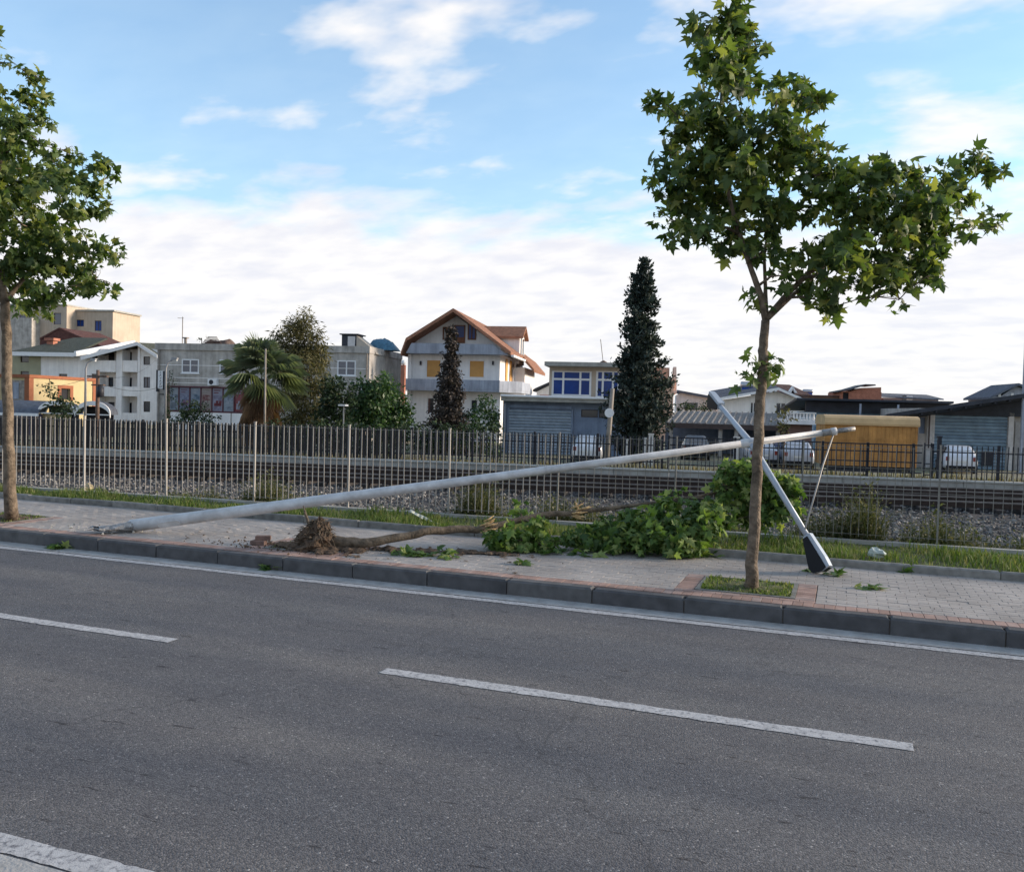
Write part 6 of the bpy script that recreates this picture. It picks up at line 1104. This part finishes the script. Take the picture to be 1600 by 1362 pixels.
# dry growth along the foot of the far fence
nq = 5200; pxs = rng.uniform(-20, 1620, nq); P = np.array([ont(x, 705, .55+rng.random()*1.6) for x in pxs]); P[:, 2] = -.05; M['dry'] = ramp_mat('dry_grass', [(.10, .09, .04), (.17, .14, .075), (.24, .19, .11), (.07, .08, .03)], .85, .2)
tag(blades('dry_grass', P, .06+.32*rng.random(nq)**2.2*(nz2(P[:, 0], P[:, 1], .9)+.2), .8, M['dry'], w=.014), 'dry grass along the foot of the far fences', 'grass')

# dark hedge behind the palisade between the palm and the garage
hb = base_at(600, 39); hg_ = thing('hedge', 'low dark hedge behind the palisade between the palm and the garage', 'hedge', hb); hc = []
for px in range(425, 785, 9):
    for yy in (672, 684, 696): hc.append((at(px+rng.normal(0, 3), yy+rng.normal(0, 4), 39.5+rng.normal(0, .3)), .42))
crown_leaves('foliage', hc, hb, .15, 420, M['darkleaf'], hg_, SIMPLE); st_ = MB()
for c_, r_ in hc[::6]: q_ = np.array(c_); st_.tube([np.array([q_[0], q_[1], -.35]), q_], [.03, .012], 5)
st_.build('stems', M['bark2'], hg_, rnd=True, world=True)['kind'] = 'stuff'
# ---- parked cars
M['tyre'] = mat('tyre', (.015, .015, .016), .85, .1, 5); M['rim'] = mat('rim', (.35, .35, .37), .35, .1, 4, metallic=.7); M['carglass'] = glass_mat('car_glass', (.012, .016, .022), .05); M['redlight'] = glass_mat('red_lamp', (.20, .012, .010), .3); M['plate'] = mat('number_plate', (.65, .65, .62), .5, .05, 4); M['clearlight'] = glass_mat('headlamp', (.5, .52, .55), .1)
def car_paint(n_, c):
    m = mat('car_paint_'+n_, c, .3, .05, 1.5, spec=.5); m.node_tree.nodes['Principled BSDF'].inputs['Coat Weight'].default_value = .6; return m
def car(label, px, depth, heading, paint, hatch=True, rails=False):
    rv_ = ray(px, 700); heading += math.atan2(rv_[1], rv_[0]); b = base_at(px, depth); o = thing('parked_car', label, 'car', b, heading, 'parked cars beyond the railway')
    # sections along the length (x forward): x, half width, bottom, belt, top, half width of the top
    S_ = [(-1.98, .72, .38, .62, .66, .68), (-1.95, .80, .28, .88, .92, .74), (-1.78, .83, .22, .96, 1.02 if hatch else .98, .74), (-1.35, .85, .2, .97, 1.42 if hatch else 1.02, .60), (-.8, .86, .2, .96, 1.49, .61), (.1, .86, .2, .95, 1.48, .61), (.62, .85, .2, .94, 1.30, .60), (1.05, .84, .2, .92, .96, .72), (1.6, .81, .22, .80, .84, .68), (1.95, .74, .28, .66, .70, .62), (2.02, .66, .36, .55, .58, .58)]
    ring = lambda s: [(s[0], -s[1]*.9, s[2]), (s[0], -s[1], s[2]+.14), (s[0], -s[1]*1.01, (s[2]+s[3])/2), (s[0], -s[1]*.97, s[3]), (s[0], -s[5], s[4]-.05), (s[0], -s[5]*.8, s[4]), (s[0], s[5]*.8, s[4]), (s[0], s[5], s[4]-.05), (s[0], s[1]*.97, s[3]), (s[0], s[1]*1.01, (s[2]+s[3])/2), (s[0], s[1], s[2]+.14), (s[0], s[1]*.9, s[2])]
    rs = [ring(s) for s in S_]; bd = MB(); n_ = 12
    for r_ in rs: bd.v += r_
    for i in range(len(rs)-1):
        for j in range(n_): bd.f.append((i*n_+j, i*n_+(j+1) % n_, (i+1)*n_+(j+1) % n_, (i+1)*n_+j)); bd.r.append(0)
    bd.f.append(tuple(range(n_))[::-1]); bd.f.append(tuple((len(rs)-1)*n_+j for j in range(n_))); bd.r += [0, 0]
    body = bd.build('body', paint, o, True); body.modifiers.new('wn', 'WEIGHTED_NORMAL')
    def pane(p, ins, nrm, nm):
        p = [np.array(q) for q in p]; c = sum(p)/4; p = [c+(q-c)*ins+np.array(nrm)*.014 for q in p]; MB().poly(p).build(nm, M['carglass'], o)
    r2, r3, r4, r5, r6, r7 = rs[2:8]
    if hatch: pane([r2[4], r2[7], r3[7], r3[4]], .90, (-.75, 0, .6), 'rear_window')
    else: pane([r3[4], r3[7], r4[7], r4[4]], .9, (-.6, 0, .8), 'rear_window')
    pane([r6[4], r6[7], r7[7], r7[4]], .92, (.7, 0, .7), 'windscreen')
    for sd_, (a, c) in ((-1, (3, 4)), (1, (8, 7))):
        for q0, q1 in ((r3, r4), (r4, r5), (r5, r6)):
            if not hatch and q0 is r3: continue
            pane([q0[a], q1[a], q1[c], q0[c]], .86, (0, sd_, .3), 'side_window')
    for x_ in (-1.25, 1.28):
        for sd_ in (-1, 1):
            w_ = MB(); K = 18; w_.prism([(x_+.30*math.cos(2*math.pi*k/K), sd_*.70, .30+.30*math.sin(2*math.pi*k/K)) for k in range(K)], (0, sd_*.18, 0)); wo_ = w_.build('wheel', M['tyre'], o); MB().prism([(x_+.19*math.cos(2*math.pi*k/K), sd_*.881, .30+.19*math.sin(2*math.pi*k/K)) for k in range(K)], (0, sd_*.012, 0)).build('rim', M['rim'], wo_)
    for sd_ in (-1, 1):
        MB().box((-1.985, sd_*.66-.08, .68), (-1.90, sd_*.66+.08, .90)).build('tail_light', M['redlight'], o); MB().box((1.86, sd_*.56-.15, .52), (2.0, sd_*.56+.15, .66)).build('headlight', M['clearlight'], o); MB().box((.62, sd_*.93-.09, .93), (.78, sd_*.93+.09, 1.05)).build('mirror', paint, o)
    MB().box((-2.0, -.26, .60), (-1.985, .26, .71)).build('plate', M['plate'], o); MB().box((-2.02, -.72, .28), (-1.9, .72, .42)).build('bumper', M['tyre'], o)
    if rails: MB().box((-1.2, -.55, 1.5), (.2, -.5, 1.54)).box((-1.2, .5, 1.5), (.2, .55, 1.54)).build('roof_rail', M['blackbar'], o)
    return o
PW = car_paint('white', (.62, .63, .65)); PS = car_paint('silver', (.40, .42, .46)); PB = car_paint('dark_blue', (.02, .035, .10)); PD = car_paint('black', (.015, .015, .018))
away = 0.
car('white hatchback seen from behind before the big roller door', 1496, 49.5, away+.13, PW, True)
car('white car with red tail lights parked before the garage', 921, 50, away-.05, PW, False)
car('silver car parked before the dark blue estate', 1244, 50, away+.1, PS, True)
car('dark blue estate car with roof rails parked in front of the carport', 1216, 53.5, math.pi/2+.35, PB, True, True)
car('silver grey car half hidden behind the plane tree trunk', 1184, 51, away+.2, PS, False)
car('black car in the shadow of the carport', 1088, 56, away, PD, False)
